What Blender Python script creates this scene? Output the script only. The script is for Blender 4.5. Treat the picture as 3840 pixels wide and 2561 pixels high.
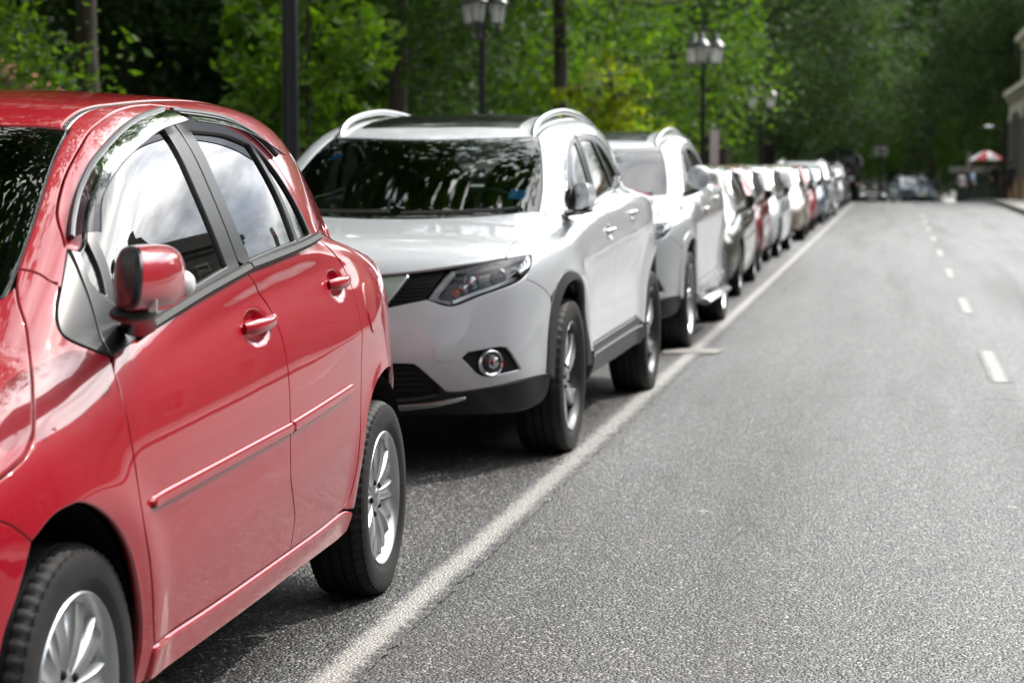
import bpy, bmesh, math, random
import numpy as np
from mathutils import Vector, Matrix, geometry
for o in list(bpy.data.objects): bpy.data.objects.remove(o)
S = bpy.context.scene
COL = S.collection
R = math.radians
# ================= camera, sky, sun, exposure =================
cam = bpy.data.cameras.new('camera'); camo = bpy.data.objects.new('camera', cam); COL.objects.link(camo)
camo.location = (0, 0, 1.3183); camo.rotation_euler = (math.pi/2-.0847, 0, .1846)
cam.sensor_width = 36; cam.lens = 72.53; cam.clip_start = .05; cam.clip_end = 3000
cam.dof.use_dof = True; cam.dof.focus_distance = 5.7; cam.dof.aperture_fstop = 4.0; cam.dof.aperture_blades = 9
S.camera = camo
SUN_AZ, SUN_EL = 38, 44          # azimuth from the road's direction (+Y) towards +X
w = bpy.data.worlds.new('World'); S.world = w; w.use_nodes = True
nt = w.node_tree; nt.nodes.clear()
def nd(t, typ, **kw):
    n = t.nodes.new(typ)
    for k, v in kw.items():
        if k.startswith('i_'): n.inputs[k[2:].replace('_', ' ')].default_value = v
        else: setattr(n, k, v)
    return n
sky = nd(nt, 'ShaderNodeTexSky', sky_type='NISHITA', sun_disc=False, sun_elevation=R(SUN_EL), sun_rotation=R(SUN_AZ), air_density=1.2, dust_density=1.5, ozone_density=1.2)
tc = nd(nt, 'ShaderNodeTexCoord'); mp = nd(nt, 'ShaderNodeMapping'); mp.inputs['Scale'].default_value = (1, 1, 2.6); mp.inputs['Location'].default_value = (.3, .1, .25)
nz = nd(nt, 'ShaderNodeTexNoise'); nz.inputs['Scale'].default_value = 2.1; nz.inputs['Detail'].default_value = 8; nz.inputs['Roughness'].default_value = .58; nz.inputs['Distortion'].default_value = .5
cr = nd(nt, 'ShaderNodeValToRGB'); cr.color_ramp.elements[0].position = .33; cr.color_ramp.elements[0].color = (0, 0, 0, 1); cr.color_ramp.elements[1].position = .52; cr.color_ramp.elements[1].color = (1, 1, 1, 1)
nz2 = nd(nt, 'ShaderNodeTexNoise'); nz2.inputs['Scale'].default_value = 3.2; nz2.inputs['Detail'].default_value = 5
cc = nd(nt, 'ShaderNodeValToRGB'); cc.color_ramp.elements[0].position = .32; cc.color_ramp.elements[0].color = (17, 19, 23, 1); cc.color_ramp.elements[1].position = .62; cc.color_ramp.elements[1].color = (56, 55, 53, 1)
mx = nd(nt, 'ShaderNodeMixRGB'); bg = nd(nt, 'ShaderNodeBackground'); bg.inputs[1].default_value = .12; wo = nd(nt, 'ShaderNodeOutputWorld')
L = nt.links.new
L(tc.outputs['Generated'], mp.inputs[0]); L(mp.outputs[0], nz.inputs[0]); L(mp.outputs[0], nz2.inputs[0]); L(nz.outputs[0], cr.inputs[0]); L(nz2.outputs[0], cc.inputs[0])
# clouds scatter forwards: brightest towards the sun, greyer away from it
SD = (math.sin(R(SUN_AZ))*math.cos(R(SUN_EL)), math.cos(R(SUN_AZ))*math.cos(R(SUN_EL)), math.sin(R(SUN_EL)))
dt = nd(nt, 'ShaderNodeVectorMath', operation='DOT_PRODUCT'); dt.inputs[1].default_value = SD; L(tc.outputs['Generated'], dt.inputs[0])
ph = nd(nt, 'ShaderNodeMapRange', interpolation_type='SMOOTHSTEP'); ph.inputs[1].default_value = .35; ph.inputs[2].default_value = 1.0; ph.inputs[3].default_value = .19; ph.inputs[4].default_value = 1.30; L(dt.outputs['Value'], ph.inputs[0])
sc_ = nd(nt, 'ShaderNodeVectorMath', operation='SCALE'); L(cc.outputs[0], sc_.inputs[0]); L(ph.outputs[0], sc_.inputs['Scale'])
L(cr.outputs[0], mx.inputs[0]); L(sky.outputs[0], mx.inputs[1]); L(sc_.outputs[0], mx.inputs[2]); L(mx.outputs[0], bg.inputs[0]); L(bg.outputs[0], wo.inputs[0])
sl = bpy.data.lights.new('sun', 'SUN'); sl.energy = 3.9; sl.angle = R(.53); sl.color = (1, .94, .85)
slo = bpy.data.objects.new('sun', sl); COL.objects.link(slo)
sd = Vector((math.sin(R(SUN_AZ))*math.cos(R(SUN_EL)), math.cos(R(SUN_AZ))*math.cos(R(SUN_EL)), math.sin(R(SUN_EL))))
slo.rotation_euler = sd.to_track_quat('Z', 'Y').to_euler()
S.view_settings.view_transform = 'Standard'; S.view_settings.look = 'None'; S.view_settings.gamma = 1; S.view_settings.exposure = -.18
S.view_settings.use_curve_mapping = False
S.render.engine = 'CYCLES'; S.cycles.max_bounces = 8; S.cycles.transparent_max_bounces = 12; S.cycles.caustics_reflective = False; S.cycles.caustics_refractive = False
S.cycles.sample_clamp_indirect = 8
random.seed(7); rng = np.random.default_rng(7)

# ---------- smooth numeric helpers ----------
def spl_basis(xk):
    xk=np.asarray(xk,float);n=len(xk);h=np.diff(xk)
    A=np.zeros((n,n));B=np.zeros((n,n));A[0,0]=A[-1,-1]=1
    for i in range(1,n-1):
        A[i,i-1]=h[i-1];A[i,i]=2*(h[i-1]+h[i]);A[i,i+1]=h[i]
        B[i,i-1]=6/h[i-1];B[i,i]=-6/h[i-1]-6/h[i];B[i,i+1]=6/h[i]
    return xk,h,np.linalg.solve(A,B)
def spl(xk,yk):
    xk,h,M=spl_basis(xk);yk=np.asarray(yk,float);m=M@yk
    s0=(yk[1]-yk[0])/h[0]-h[0]*(m[1]+2*m[0])/6
    s1=(yk[-1]-yk[-2])/h[-1]+h[-1]*(2*m[-1]+m[-2])/6
    def f(x):
        x=np.asarray(x,float);i=np.clip(np.searchsorted(xk,x)-1,0,len(xk)-2)
        a=(xk[i+1]-x)/h[i];b=1-a
        r=a*yk[i]+b*yk[i+1]+((a**3-a)*m[i]+(b**3-b)*m[i+1])*h[i]**2/6
        r=np.where(x<xk[0],yk[0]+s0*(x-xk[0]),r)
        return np.where(x>xk[-1],yk[-1]+s1*(x-xk[-1]),r)
    return f
def smax(a,b,k):
    h=np.maximum(k-np.abs(a-b),0)/k
    return np.maximum(a,b)+h*h*h*k/6
def smin(a,b,k): return -smax(-a,-b,k)
def sstep(a,b,x):
    t=np.clip((x-a)/(b-a),0,1);return t*t*(3-2*t)
def nfield(f):
    # divide f by its gradient size, for an even rounding
    def g(x,y,z):
        e=1e-3;v=f(x,y,z)
        gx=(f(x+e,y,z)-v)/e;gy=(f(x,y+e,z)-v)/e;gz=(f(x,y,z+e)-v)/e
        return v/np.sqrt(gx*gx+gy*gy+gz*gz+1e-9)
    return g
def grad(g,P):
    e=1e-3
    n=np.stack([g(P[:,0]+e*(i==0),P[:,1]+e*(i==1),P[:,2]+e*(i==2))-g(P[:,0]-e*(i==0),P[:,1]-e*(i==1),P[:,2]-e*(i==2)) for i in range(3)],1)
    return n/np.maximum(np.linalg.norm(n,axis=1,keepdims=True),1e-9)
def cast(g,O,D,off=0.,tmax=6.):
    O=np.asarray(O,float);D=np.array(np.broadcast_to(np.asarray(D,float),O.shape));n=len(O)
    t=np.zeros(n);best=np.full(n,1e9);bt=np.zeros(n);hit=np.zeros(n,bool);prev=np.zeros(n);act=np.arange(n)
    for i in range(70):
        P=O[act]+t[act,None]*D[act];v=g(P[:,0],P[:,1],P[:,2])-off
        b=v<best[act];best[act]=np.where(b,v,best[act]);bt[act]=np.where(b,t[act],bt[act])
        h=v<=2e-5;hit[act[h]]=True;act=act[~h];v=v[~h]
        prev[act]=t[act];t[act]+=np.maximum(v*.85,.0006)
        act=act[t[act]<tmax]
        if not len(act):break
    lo=prev.copy();hi=np.where(hit,t,prev)
    if hit.any():
        k=np.where(hit)[0]
        for i in range(9):
            m=(lo[k]+hi[k])/2;P=O[k]+m[:,None]*D[k];v=g(P[:,0],P[:,1],P[:,2])-off
            lo[k]=np.where(v>0,m,lo[k]);hi[k]=np.where(v>0,hi[k],m)
    t=np.where(hit,(lo+hi)/2,bt)
    return O+t[:,None]*D,hit
# ---------- car bodies: local x = left side of the car, y = rearward from the front axle, z = up ----------
def body_field(c):
    P=spl(*c['plan']);I=spl(*c['inset']);sh=spl(*c['shift'])
    belt=spl(*c['belt']);Hb=spl(*c['low_top']);Hg=spl(*c['green_top']);wg=spl(*c['green_w'])
    fr=spl(*c['front']);re=spl(*c['rear']);arch=c.get('arch',[]);cr=c.get('crown',.10);extra=c.get('extra')
    tz,tq=c.get('tumble',(.33,.28))
    def Wl(y,z):
        w=P(y)-I(z-sh(y))
        for (ay,az,ar,amp,wd) in arch:
            r=np.hypot(y-ay,z-az);w=w+amp*np.exp(-((r-ar)/wd)**2)*sstep(az-.12,az+.02,z)
        if extra: w=w+extra(y,z)
        return w
    def low(x,y,z):
        ax=np.sqrt(x*x+1e-6)
        s=fs(ax,y,z);t=ft(ax,y,z)
        g=smax(s,t,c['k_top'][0]+(c['k_top'][1]-c['k_top'][0])*sstep(-.05,.45,y))
        g=smax(g,ff(ax,y,z),c['k_front']);g=smax(g,fre(ax,y,z),c['k_rear'])
        return smax(g,c['zbot']-z,.05)
    fs=nfield(lambda x,y,z:x-Wl(y,z))
    ft=nfield(lambda x,y,z:z-(Hb(y)-c.get('low_crown',.10)*np.maximum(x,0)**2.4*sstep(1.2,0.,y)+c['shelf'][0]*sstep(c['shelf'][1],c['shelf'][2],y)*np.clip(.80-x,-.1,.16)))
    ff=nfield(lambda x,y,z:fr(z)-y+c['front_curve'][0]*np.abs(x)**2+c['front_curve'][1]*np.abs(x)**6)
    fre=nfield(lambda x,y,z:y-re(z)+c['rear_curve'][0]*x**2+c['rear_curve'][1]*np.abs(x)**6)
    def Wg(y,z):
        d=z-belt(y);return wg(y)-tz*d-tq*np.maximum(d,0)**2
    gs=nfield(lambda x,y,z:x-Wg(y,z))
    gt=nfield(lambda x,y,z:z-(Hg(y-c.get('ws_curve',.22)*x*x*sstep(1.4,.2,y)+c.get('hatch_curve',.12)*x*x*sstep(1.6,2.6,y))-cr*x*x))
    def green(x,y,z):
        ax=np.sqrt(x*x+1e-6)
        return smax(gs(ax,y,z),gt(ax,y,z),c['k_roof'])
    def g(x,y,z):
        return smin(low(x,y,z),smax(green(x,y,z),belt(y)-.06-z,.05),c['k_union'])
    g.Wl=Wl;g.Wg=Wg;g.low=low;g.green=green
    return g
def frame(fr):
    az,el=np.radians(FR.get(fr,fr) if isinstance(fr,str) else fr)
    s,c=np.sin(az),np.cos(az);t,k=np.sin(el),np.cos(el)
    return np.array([c,s,0]),np.array([-s*t,c*t,k]),np.array([-s*k,c*k,-t])
FR=dict(top=(0,90),side=(90,0),front=(0,0),rear=(180,0),rail=(90,45),screen=(0,60),corner=(38,5),hatch=(180,45),nose=(0,40),rearcorner=(140,5))
def project(g,ab,fr,off=0.):
    e,u,D=frame(fr);ab=np.asarray(ab,float)
    C=np.array([0,1.2,.8]);C=C-(C@e)*e-(C@u)*u
    return cast(g,ab[:,:1]*e+ab[:,1:]*u+C-3.5*D,D,off,tmax=7)
RED=dict(
 plan=([-.85,-.6,-.3,.1,.6,1.2,1.9,2.46,2.75,3.0],[.70,.79,.832,.848,.852,.853,.850,.824,.78,.72]),
 inset=([.12,.22,.34,.42,.55,.65,.70,.76,.81,.87,.93,1.0,1.1],[.055,.035,.019,.009,.001,0,.0015,.0075,.017,.035,.055,.072,.10]),
 shift=([-.8,0,.5,1.2,1.9,2.5,3.],[-.02,0,.02,.06,.095,.12,.13]),
 belt=([-.5,.25,.53,1.2,1.88,2.4,3.],[.88,.936,.982,1.071,1.112,1.10,1.05]),
 low_top=([-.85,-.6,-.2,.15,.4,.9,1.3,1.9,2.5,3.],[.70,.80,.945,1.0,1.01,1.055,1.09,1.118,1.05,.98]),
 green_top=([-.4,-.02,.38,.75,1.05,1.5,2.,2.45,2.72,2.88,2.98,3.08],[.80,1.04,1.28,1.452,1.498,1.520,1.505,1.452,1.36,1.19,1.02,.8]),
 green_w=([-.3,.2,.8,1.4,2.,2.5,2.9],[.73,.762,.778,.783,.750,.635,.55]),
 tumble=(.33,.30),
 front=([.2,.35,.5,.6,.7,.8],[-.66,-.74,-.76,-.74,-.70,-.62]),front_curve=(.12,.55),
 rear=([.2,.35,.55,.8,1.,1.2],[2.88,2.98,3.0,2.97,2.93,2.86]),rear_curve=(.10,.45),
 arch=[(0,.30,.38,.010,.07),(2.46,.30,.39,.012,.06)],shelf=(.18,1.75,2.3),
 k_top=(.22,.075),k_front=.2,k_rear=.16,k_roof=.16,k_union=.03,zbot=.2)
SUV=dict(
 plan=([-1.0,-.75,-.5,-.2,.2,.7,1.35,2.1,2.7,3.1,3.5,3.75],[.74,.82,.868,.888,.89,.882,.88,.882,.872,.838,.785,.73]),
 inset=([.15,.25,.36,.48,.62,.78,.88,.98,1.08,1.18],[.05,.03,.015,.014,.012,.002,0,.010,.035,.08]),
 shift=([-.9,0,.5,1.35,2.1,2.7,3.6],[-.08,-.03,0,.04,.07,.09,.10]),
 belt=([-.5,.3,.9,1.5,2.1,2.7,3.6],[1.02,1.055,1.09,1.125,1.16,1.18,1.15]),
 low_top=([-1.0,-.85,-.6,-.25,.1,.4,1.,1.5,2.1,2.7,3.6],[.84,.91,.985,1.035,1.075,1.095,1.12,1.14,1.175,1.165,1.12]),
 green_top=([-.35,.05,.4,.75,.98,1.25,1.6,2.0,2.5,2.9,3.3,3.5,3.65],[.85,1.06,1.25,1.43,1.515,1.565,1.595,1.603,1.575,1.53,1.45,1.33,1.15]),
 green_w=([-.2,.3,.8,1.4,2.,2.6,3.1,3.6],[.765,.785,.80,.805,.788,.725,.645,.57]),
 tumble=(.27,.22),
 front=([.2,.35,.5,.65,.75,.9,1.0,1.1],[-.84,-.92,-.95,-.93,-.91,-.87,-.80,-.66]),front_curve=(.16,.55),
 rear=([.2,.35,.55,.8,1.,1.3],[3.6,3.68,3.71,3.69,3.65,3.55]),rear_curve=(.10,.45),
 arch=[(0,.36,.44,.028,.08),(2.705,.36,.44,.028,.08)],shelf=(.30,2.1,2.7),
 k_top=(.12,.07),k_front=.22,k_rear=.2,k_roof=.16,k_union=.04,zbot=.2,low_crown=.07,crown=.07)

# ================= materials =================
def principled(name, col=(.5,.5,.5), rough=.5, metal=0., **kw):
    m = bpy.data.materials.new(name); m.use_nodes = True; b = m.node_tree.nodes['Principled BSDF']
    b.inputs['Base Color'].default_value = (*col, 1); b.inputs['Roughness'].default_value = rough; b.inputs['Metallic'].default_value = metal
    for k, v in kw.items(): b.inputs[k.replace('_', ' ')].default_value = v
    return m
def T_(m): return m.node_tree, m.node_tree.nodes['Principled BSDF']
def noise_mix(m, c1, c2, scale, lo=.4, hi=.6, coord='Object', detail=6, sock='Base Color', stretch=None):
    t, b = T_(m); tc = nd(t, 'ShaderNodeTexCoord'); n = nd(t, 'ShaderNodeTexNoise'); n.inputs['Scale'].default_value = scale; n.inputs['Detail'].default_value = detail
    r = nd(t, 'ShaderNodeMapRange'); r.inputs[1].default_value = lo; r.inputs[2].default_value = hi
    x = nd(t, 'ShaderNodeMixRGB'); x.inputs[1].default_value = (*c1, 1); x.inputs[2].default_value = (*c2, 1)
    if stretch:
        mpp = nd(t, 'ShaderNodeMapping'); mpp.inputs['Scale'].default_value = stretch; t.links.new(tc.outputs[coord], mpp.inputs[0]); t.links.new(mpp.outputs[0], n.inputs[0])
    else: t.links.new(tc.outputs[coord], n.inputs[0])
    t.links.new(n.outputs[0], r.inputs[0]); t.links.new(r.outputs[0], x.inputs[0]); t.links.new(x.outputs[0], b.inputs[sock])
    return x
def bump(m, scale, strength, dist=.01, coord='Object', detail=4, stretch=None):
    t, b = T_(m); tc = nd(t, 'ShaderNodeTexCoord'); n = nd(t, 'ShaderNodeTexNoise'); n.inputs['Scale'].default_value = scale; n.inputs['Detail'].default_value = detail
    bp = nd(t, 'ShaderNodeBump'); bp.inputs['Strength'].default_value = strength; bp.inputs['Distance'].default_value = dist
    if stretch:
        mpp = nd(t, 'ShaderNodeMapping'); mpp.inputs['Scale'].default_value = stretch; t.links.new(tc.outputs[coord], mpp.inputs[0]); t.links.new(mpp.outputs[0], n.inputs[0])
    else: t.links.new(tc.outputs[coord], n.inputs[0])
    t.links.new(n.outputs[0], bp.inputs['Height']); t.links.new(bp.outputs[0], b.inputs['Normal']); return bp
def paint(name, col, metal=.35, rough=.34, dust=.35):
    m = principled(name, col, rough, metal, Coat_Weight=1.0, Coat_Roughness=.035, Coat_IOR=1.5, Specular_IOR_Level=.15)
    t, b = T_(m); tc = nd(t, 'ShaderNodeTexCoord'); sp = nd(t, 'ShaderNodeSeparateXYZ'); t.links.new(tc.outputs['Object'], sp.inputs[0])
    n = nd(t, 'ShaderNodeTexNoise'); n.inputs['Scale'].default_value = 26; n.inputs['Detail'].default_value = 9; n.inputs['Roughness'].default_value = .75
    t.links.new(tc.outputs['Object'], n.inputs[0])
    fl = nd(t, 'ShaderNodeTexVoronoi'); fl.inputs['Scale'].default_value = 900; t.links.new(tc.outputs['Object'], fl.inputs[0])
    # road dust: thicker towards the sills
    h = nd(t, 'ShaderNodeMapRange'); h.inputs[1].default_value = .55; h.inputs[2].default_value = .28; h.inputs[3].default_value = .0; h.inputs[4].default_value = 1; t.links.new(sp.outputs[2], h.inputs[0])
    r = nd(t, 'ShaderNodeMapRange'); r.inputs[1].default_value = .42; r.inputs[2].default_value = .68; t.links.new(n.outputs[0], r.inputs[0])
    mm = nd(t, 'ShaderNodeMath', operation='MULTIPLY'); t.links.new(h.outputs[0], mm.inputs[0]); t.links.new(r.outputs[0], mm.inputs[1])
    mm2 = nd(t, 'ShaderNodeMath', operation='MULTIPLY'); mm2.inputs[1].default_value = dust; t.links.new(mm.outputs[0], mm2.inputs[0])
    x = nd(t, 'ShaderNodeMixRGB'); x.inputs[1].default_value = (*col, 1); x.inputs[2].default_value = (.42, .38, .34, 1); t.links.new(mm2.outputs[0], x.inputs[0]); t.links.new(x.outputs[0], b.inputs['Base Color'])
    cw = nd(t, 'ShaderNodeMapRange'); cw.inputs[1].default_value = 0; cw.inputs[2].default_value = .4; cw.inputs[3].default_value = .03; cw.inputs[4].default_value = .22; t.links.new(mm2.outputs[0], cw.inputs[0]); t.links.new(cw.outputs[0], b.inputs['Coat Roughness'])
    # slight orange peel in the lacquer
    n3 = nd(t, 'ShaderNodeTexNoise'); n3.inputs['Scale'].default_value = 9; n3.inputs['Detail'].default_value = 2; t.links.new(tc.outputs['Object'], n3.inputs[0])
    bp = nd(t, 'ShaderNodeBump'); bp.inputs['Strength'].default_value = .25; bp.inputs['Distance'].default_value = .0012; t.links.new(n3.outputs[0], bp.inputs['Height']); t.links.new(bp.outputs[0], b.inputs['Coat Normal'])
    return m
M = {}
M['red'] = paint('red_paint', (.34, .0006, .013), .0, .43, .15)
M['white'] = paint('pearl_white_paint', (.57, .595, .625), .10, .36, .16)
M['silver'] = paint('silver_white_paint', (.52, .55, .575), .3, .34, .12)
M['grey'] = paint('dark_grey_paint', (.10, .10, .09), .5, .34, .2)
M['maroon'] = paint('maroon_paint', (.26, .008, .014), .3, .34, .2)
M['beige'] = paint('champagne_paint', (.45, .40, .33), .5, .36, .2)
M['dark'] = paint('black_paint', (.012, .013, .015), .2, .3, .2)
M['blue'] = paint('steel_blue_paint', (.12, .17, .24), .5, .34, .2)
M['plastic'] = principled('black_plastic', (.012, .013, .014), .34, Specular_IOR_Level=.35)
M['cladding'] = principled('grey_cladding_plastic', (.035, .036, .038), .5); bump(M['cladding'], 500, .2, .001)
M['rubber'] = principled('black_rubber', (.012, .012, .012), .55)
M['gloss'] = principled('gloss_black_trim', (.01, .01, .011), .12)
M['void'] = principled('wheel_housing_black', (.006, .006, .006), .9)
M['tyre'] = principled('tyre_rubber', (.014, .014, .015), .6, Specular_IOR_Level=.3); noise_mix(M['tyre'], (.010, .010, .011), (.028, .027, .026), 6, .4, .7); bump(M['tyre'], 60, .25, .002)
M['rim'] = principled('silver_alloy', (.55, .57, .59), .28, .85); bump(M['rim'], 80, .03, .001)
M['rimdark'] = principled('dark_alloy', (.07, .07, .075), .35, .7)
M['chrome'] = principled('chrome', (.85, .86, .88), .06, 1.)
M['satin'] = principled('satin_metal_trim', (.6, .61, .62), .25, 1.)
M['stripm'] = principled('brushed_grey_trim', (.09, .092, .095), .35, .6)
M['chevron'] = principled('bright_satin_chrome', (.85, .86, .88), .30, 1.)
M['disc'] = principled('brake_disc_steel', (.2, .19, .18), .4, .9)
M['seat'] = principled('charcoal_seat_fabric', (.10, .10, .10), .8)
M['dash'] = principled('dashboard_plastic', (.03, .03, .032), .6)
M['amber'] = principled('amber_lens', (.85, .16, .01), .15, Coat_Weight=1.)
M['lamp_red'] = principled('red_lamp_lens', (.5, .01, .012), .12, Coat_Weight=1.)
M['lamp_white'] = principled('clear_lamp_lens', (.75, .76, .78), .12, Coat_Weight=1.)
M['plate'] = principled('number_plate', (.8, .8, .78), .4)
M['sticker'] = principled('blue_sticker', (.04, .22, .55), .4)
M['paper'] = principled('white_sticker', (.7, .75, .78), .5)
def glassy(name, tint, ior=1.52, rough=0.):
    m = bpy.data.materials.new(name); m.use_nodes = True; t = m.node_tree; t.nodes.clear()
    tr = nd(t, 'ShaderNodeBsdfTransparent'); tr.inputs[0].default_value = (*tint, 1)
    gl = nd(t, 'ShaderNodeBsdfGlossy'); gl.inputs['Roughness'].default_value = rough; gl.inputs[0].default_value = (1, 1, 1, 1)
    fr = nd(t, 'ShaderNodeFresnel'); fr.inputs[0].default_value = ior; mxx = nd(t, 'ShaderNodeMixShader'); o = nd(t, 'ShaderNodeOutputMaterial')
    t.links.new(fr.outputs[0], mxx.inputs[0]); t.links.new(tr.outputs[0], mxx.inputs[1]); t.links.new(gl.outputs[0], mxx.inputs[2]); t.links.new(mxx.outputs[0], o.inputs[0]); return m
M['glass'] = glassy('tinted_car_glass', (.12, .15, .14), 2.0)
M['screen'] = glassy('windscreen_glass', (.50, .60, .58), 1.45, .012)
M['lens'] = glassy('clear_headlamp_cover', (.9, .92, .94), 1.5)
M['visor'] = glassy('smoked_acrylic_visor', (.22, .23, .25), 1.13, .06)
# ================= mesh helpers =================
def link(o, parent=None):
    COL.objects.link(o)
    if parent is not None: o.parent = parent
    return o
def meshobj(name, V, F, mat, parent=None, smooth=True, normals=None):
    me = bpy.data.meshes.new(name); me.from_pydata([tuple(map(float, v)) for v in V], [], [tuple(map(int, f)) for f in F]); me.update()
    if mat is not None:
        for m in (mat if isinstance(mat, list) else [mat]): me.materials.append(m)
    if smooth: me.polygons.foreach_set('use_smooth', [True]*len(me.polygons))
    if normals is not None: me.normals_split_custom_set_from_vertices([tuple(n) for n in normals])
    return link(bpy.data.objects.new(name, me), parent)
class MB:
    def __init__(s): s.V = []; s.F = []; s.n = 0
    def add(s, V, F):
        k = s.n; s.V.extend([tuple(v) for v in V]); s.F.extend([tuple(i+k for i in f) for f in F]); s.n += len(V); return s
    def box(s, c, d, rz=0, bev=0):
        x, y, z = d[0]/2, d[1]/2, d[2]/2; cs, sn = math.cos(rz), math.sin(rz)
        P = [(a*x, b*y, e*z) for e in (-1, 1) for a, b in ((-1, -1), (1, -1), (1, 1), (-1, 1))]
        return s.add([(c[0]+p[0]*cs-p[1]*sn, c[1]+p[0]*sn+p[1]*cs, c[2]+p[2]) for p in P], [(3, 2, 1, 0), (4, 5, 6, 7), (0, 1, 5, 4), (1, 2, 6, 5), (2, 3, 7, 6), (3, 0, 4, 7)])
    def tube(s, pts, rad, n=8, flat=1., cap=True, up=(0, 0, 1)):
        P = np.array(pts, float); m = len(P); rad = np.broadcast_to(np.asarray(rad, float), (m,)); V = []
        Tn = np.gradient(P, axis=0); Tn /= np.maximum(np.linalg.norm(Tn, axis=1, keepdims=True), 1e-9)
        u0 = np.array(up, float)
        for i in range(m):
            a = np.cross(Tn[i], u0)
            if np.linalg.norm(a) < .05: a = np.cross(Tn[i], [1, 0, 0.])
            a /= np.linalg.norm(a); b = np.cross(a, Tn[i])
            for k in range(n):
                t = 2*math.pi*k/n; V.append(P[i]+rad[i]*(math.cos(t)*a+math.sin(t)*b*flat))
        F = [(i*n+k, i*n+(k+1) % n, (i+1)*n+(k+1) % n, (i+1)*n+k) for i in range(m-1) for k in range(n)]
        if cap: F += [tuple(range(n)), tuple((m-1)*n+k for k in reversed(range(n)))]
        return s.add(V, F)
    def lathe(s, prof, c=(0, 0, 0), n=24, axis='z', ang=None):
        V = []; F = []; m = len(prof)
        for k in range(n):
            t = 2*math.pi*k/n; ct, st = math.cos(t), math.sin(t)
            for r, h in prof:
                p = (r*ct, r*st, h) if axis == 'z' else ((h, r*ct, r*st) if axis == 'x' else (r*ct, h, r*st))
                V.append((c[0]+p[0], c[1]+p[1], c[2]+p[2]))
        for k in range(n):
            for i in range(m-1):
                F.append((k*m+i, ((k+1) % n)*m+i, ((k+1) % n)*m+i+1, k*m+i+1))
        return s.add(V, F)
    def ell(s, c, r, n=14, m=9, cut=None):
        V = []; F = []
        for i in range(m+1):
            p = math.pi*i/m
            for k in range(n):
                t = 2*math.pi*k/n; V.append((c[0]+r[0]*math.sin(p)*math.cos(t), c[1]+r[1]*math.sin(p)*math.sin(t), c[2]+r[2]*math.cos(p)))
        F = [(i*n+k, (i+1)*n+k, (i+1)*n+(k+1) % n, i*n+(k+1) % n) for i in range(m) for k in range(n)]
        return s.add(V, F)
    def prism(s, pts, y0, y1, axis='y'):
        n = len(pts); f = (lambda a, b, h: (a, h, b)) if axis == 'y' else ((lambda a, b, h: (h, a, b)) if axis == 'x' else (lambda a, b, h: (a, b, h)))
        V = [f(a, b, y0) for a, b in pts]+[f(a, b, y1) for a, b in pts]
        return s.add(V, [tuple(range(n)), tuple(n+k for k in reversed(range(n)))]+[(k, (k+1) % n, n+(k+1) % n, n+k) for k in range(n)])
    def obj(s, name, mat, parent=None, smooth=True, sharp=None):
        o = meshobj(name, s.V, s.F, mat, parent, smooth)
        bm = bmesh.new(); bm.from_mesh(o.data); bmesh.ops.recalc_face_normals(bm, faces=bm.faces[:]); bm.to_mesh(o.data); bm.free()
        if smooth:
            try: o.data.set_sharp_from_angle(angle=R(sharp or 40))
            except Exception: pass
        return o
def empty(name, loc=(0, 0, 0), rz=0, label=None, cat=None, group=None):
    o = bpy.data.objects.new(name, None); COL.objects.link(o); o.location = loc; o.rotation_euler = (0, 0, rz); o.empty_display_size = .2
    tag(o, label, cat, group); return o
def tag(o, label=None, cat=None, group=None, kind=None):
    if label: o['label'] = label
    if cat: o['category'] = cat
    if group: o['group'] = group
    if kind: o['kind'] = kind
    return o
def dup(root, swap=None):
    def cp(o, par):
        c = o.copy(); COL.objects.link(c); c.parent = par
        if swap and c.type == 'MESH':
            for sl_ in c.material_slots:
                if sl_.material in swap: v = swap[sl_.material]; sl_.link = 'OBJECT'; sl_.material = v
        for ch in o.children: cp(ch, c)
        return c
    return cp(root, None)
def inpoly(P, poly):
    x, y = P[:, 0], P[:, 1]; c = np.zeros(len(P), bool); n = len(poly)
    for i in range(n):
        x1, y1 = poly[i]; x2, y2 = poly[(i+1) % n]
        if y1 == y2: continue
        c ^= ((y1 > y) != (y2 > y)) & (x < (x2-x1)*(y-y1)/(y2-y1)+x1)
    return c
def resample(P, step):
    P = np.asarray(P, float); out = []
    n = len(P)
    for i in range(n):
        a, b = P[i], P[(i+1) % n]; d = np.linalg.norm(b-a); k = max(1, int(math.ceil(d/step)))
        for j in range(k): out.append(a+(b-a)*j/k)
    return np.array(out)
def area2(P): x, y = P[:, 0], P[:, 1]; return .5*np.sum(x*np.roll(y, -1)-y*np.roll(x, -1))
def inset(P, d):
    # P counter-clockwise, moves inwards by d
    e = np.roll(P, -1, 0)-P; e /= np.maximum(np.linalg.norm(e, axis=1, keepdims=True), 1e-9); n = np.c_[-e[:, 1], e[:, 0]]; pn = np.roll(n, 1, 0)
    m = n+pn; L2 = np.maximum(np.sum(m*m, 1, keepdims=True), .35); return P+2*d*m/L2
def crom(pts, k=5):
    # smooth curve through the points of one run
    P = np.array(pts, float)
    if len(P) < 3: return P
    Q = np.vstack([2*P[0]-P[1], P, 2*P[-1]-P[-2]]); out = []
    for i in range(1, len(Q)-2):
        for t in np.linspace(0, 1, k, endpoint=False):
            out.append(.5*((2*Q[i])+(-Q[i-1]+Q[i+1])*t+(2*Q[i-1]-5*Q[i]+4*Q[i+1]-Q[i+2])*t*t+(-Q[i-1]+3*Q[i]-3*Q[i+1]+Q[i+2])*t**3))
    out.append(P[-1]); return np.array(out)
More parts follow.
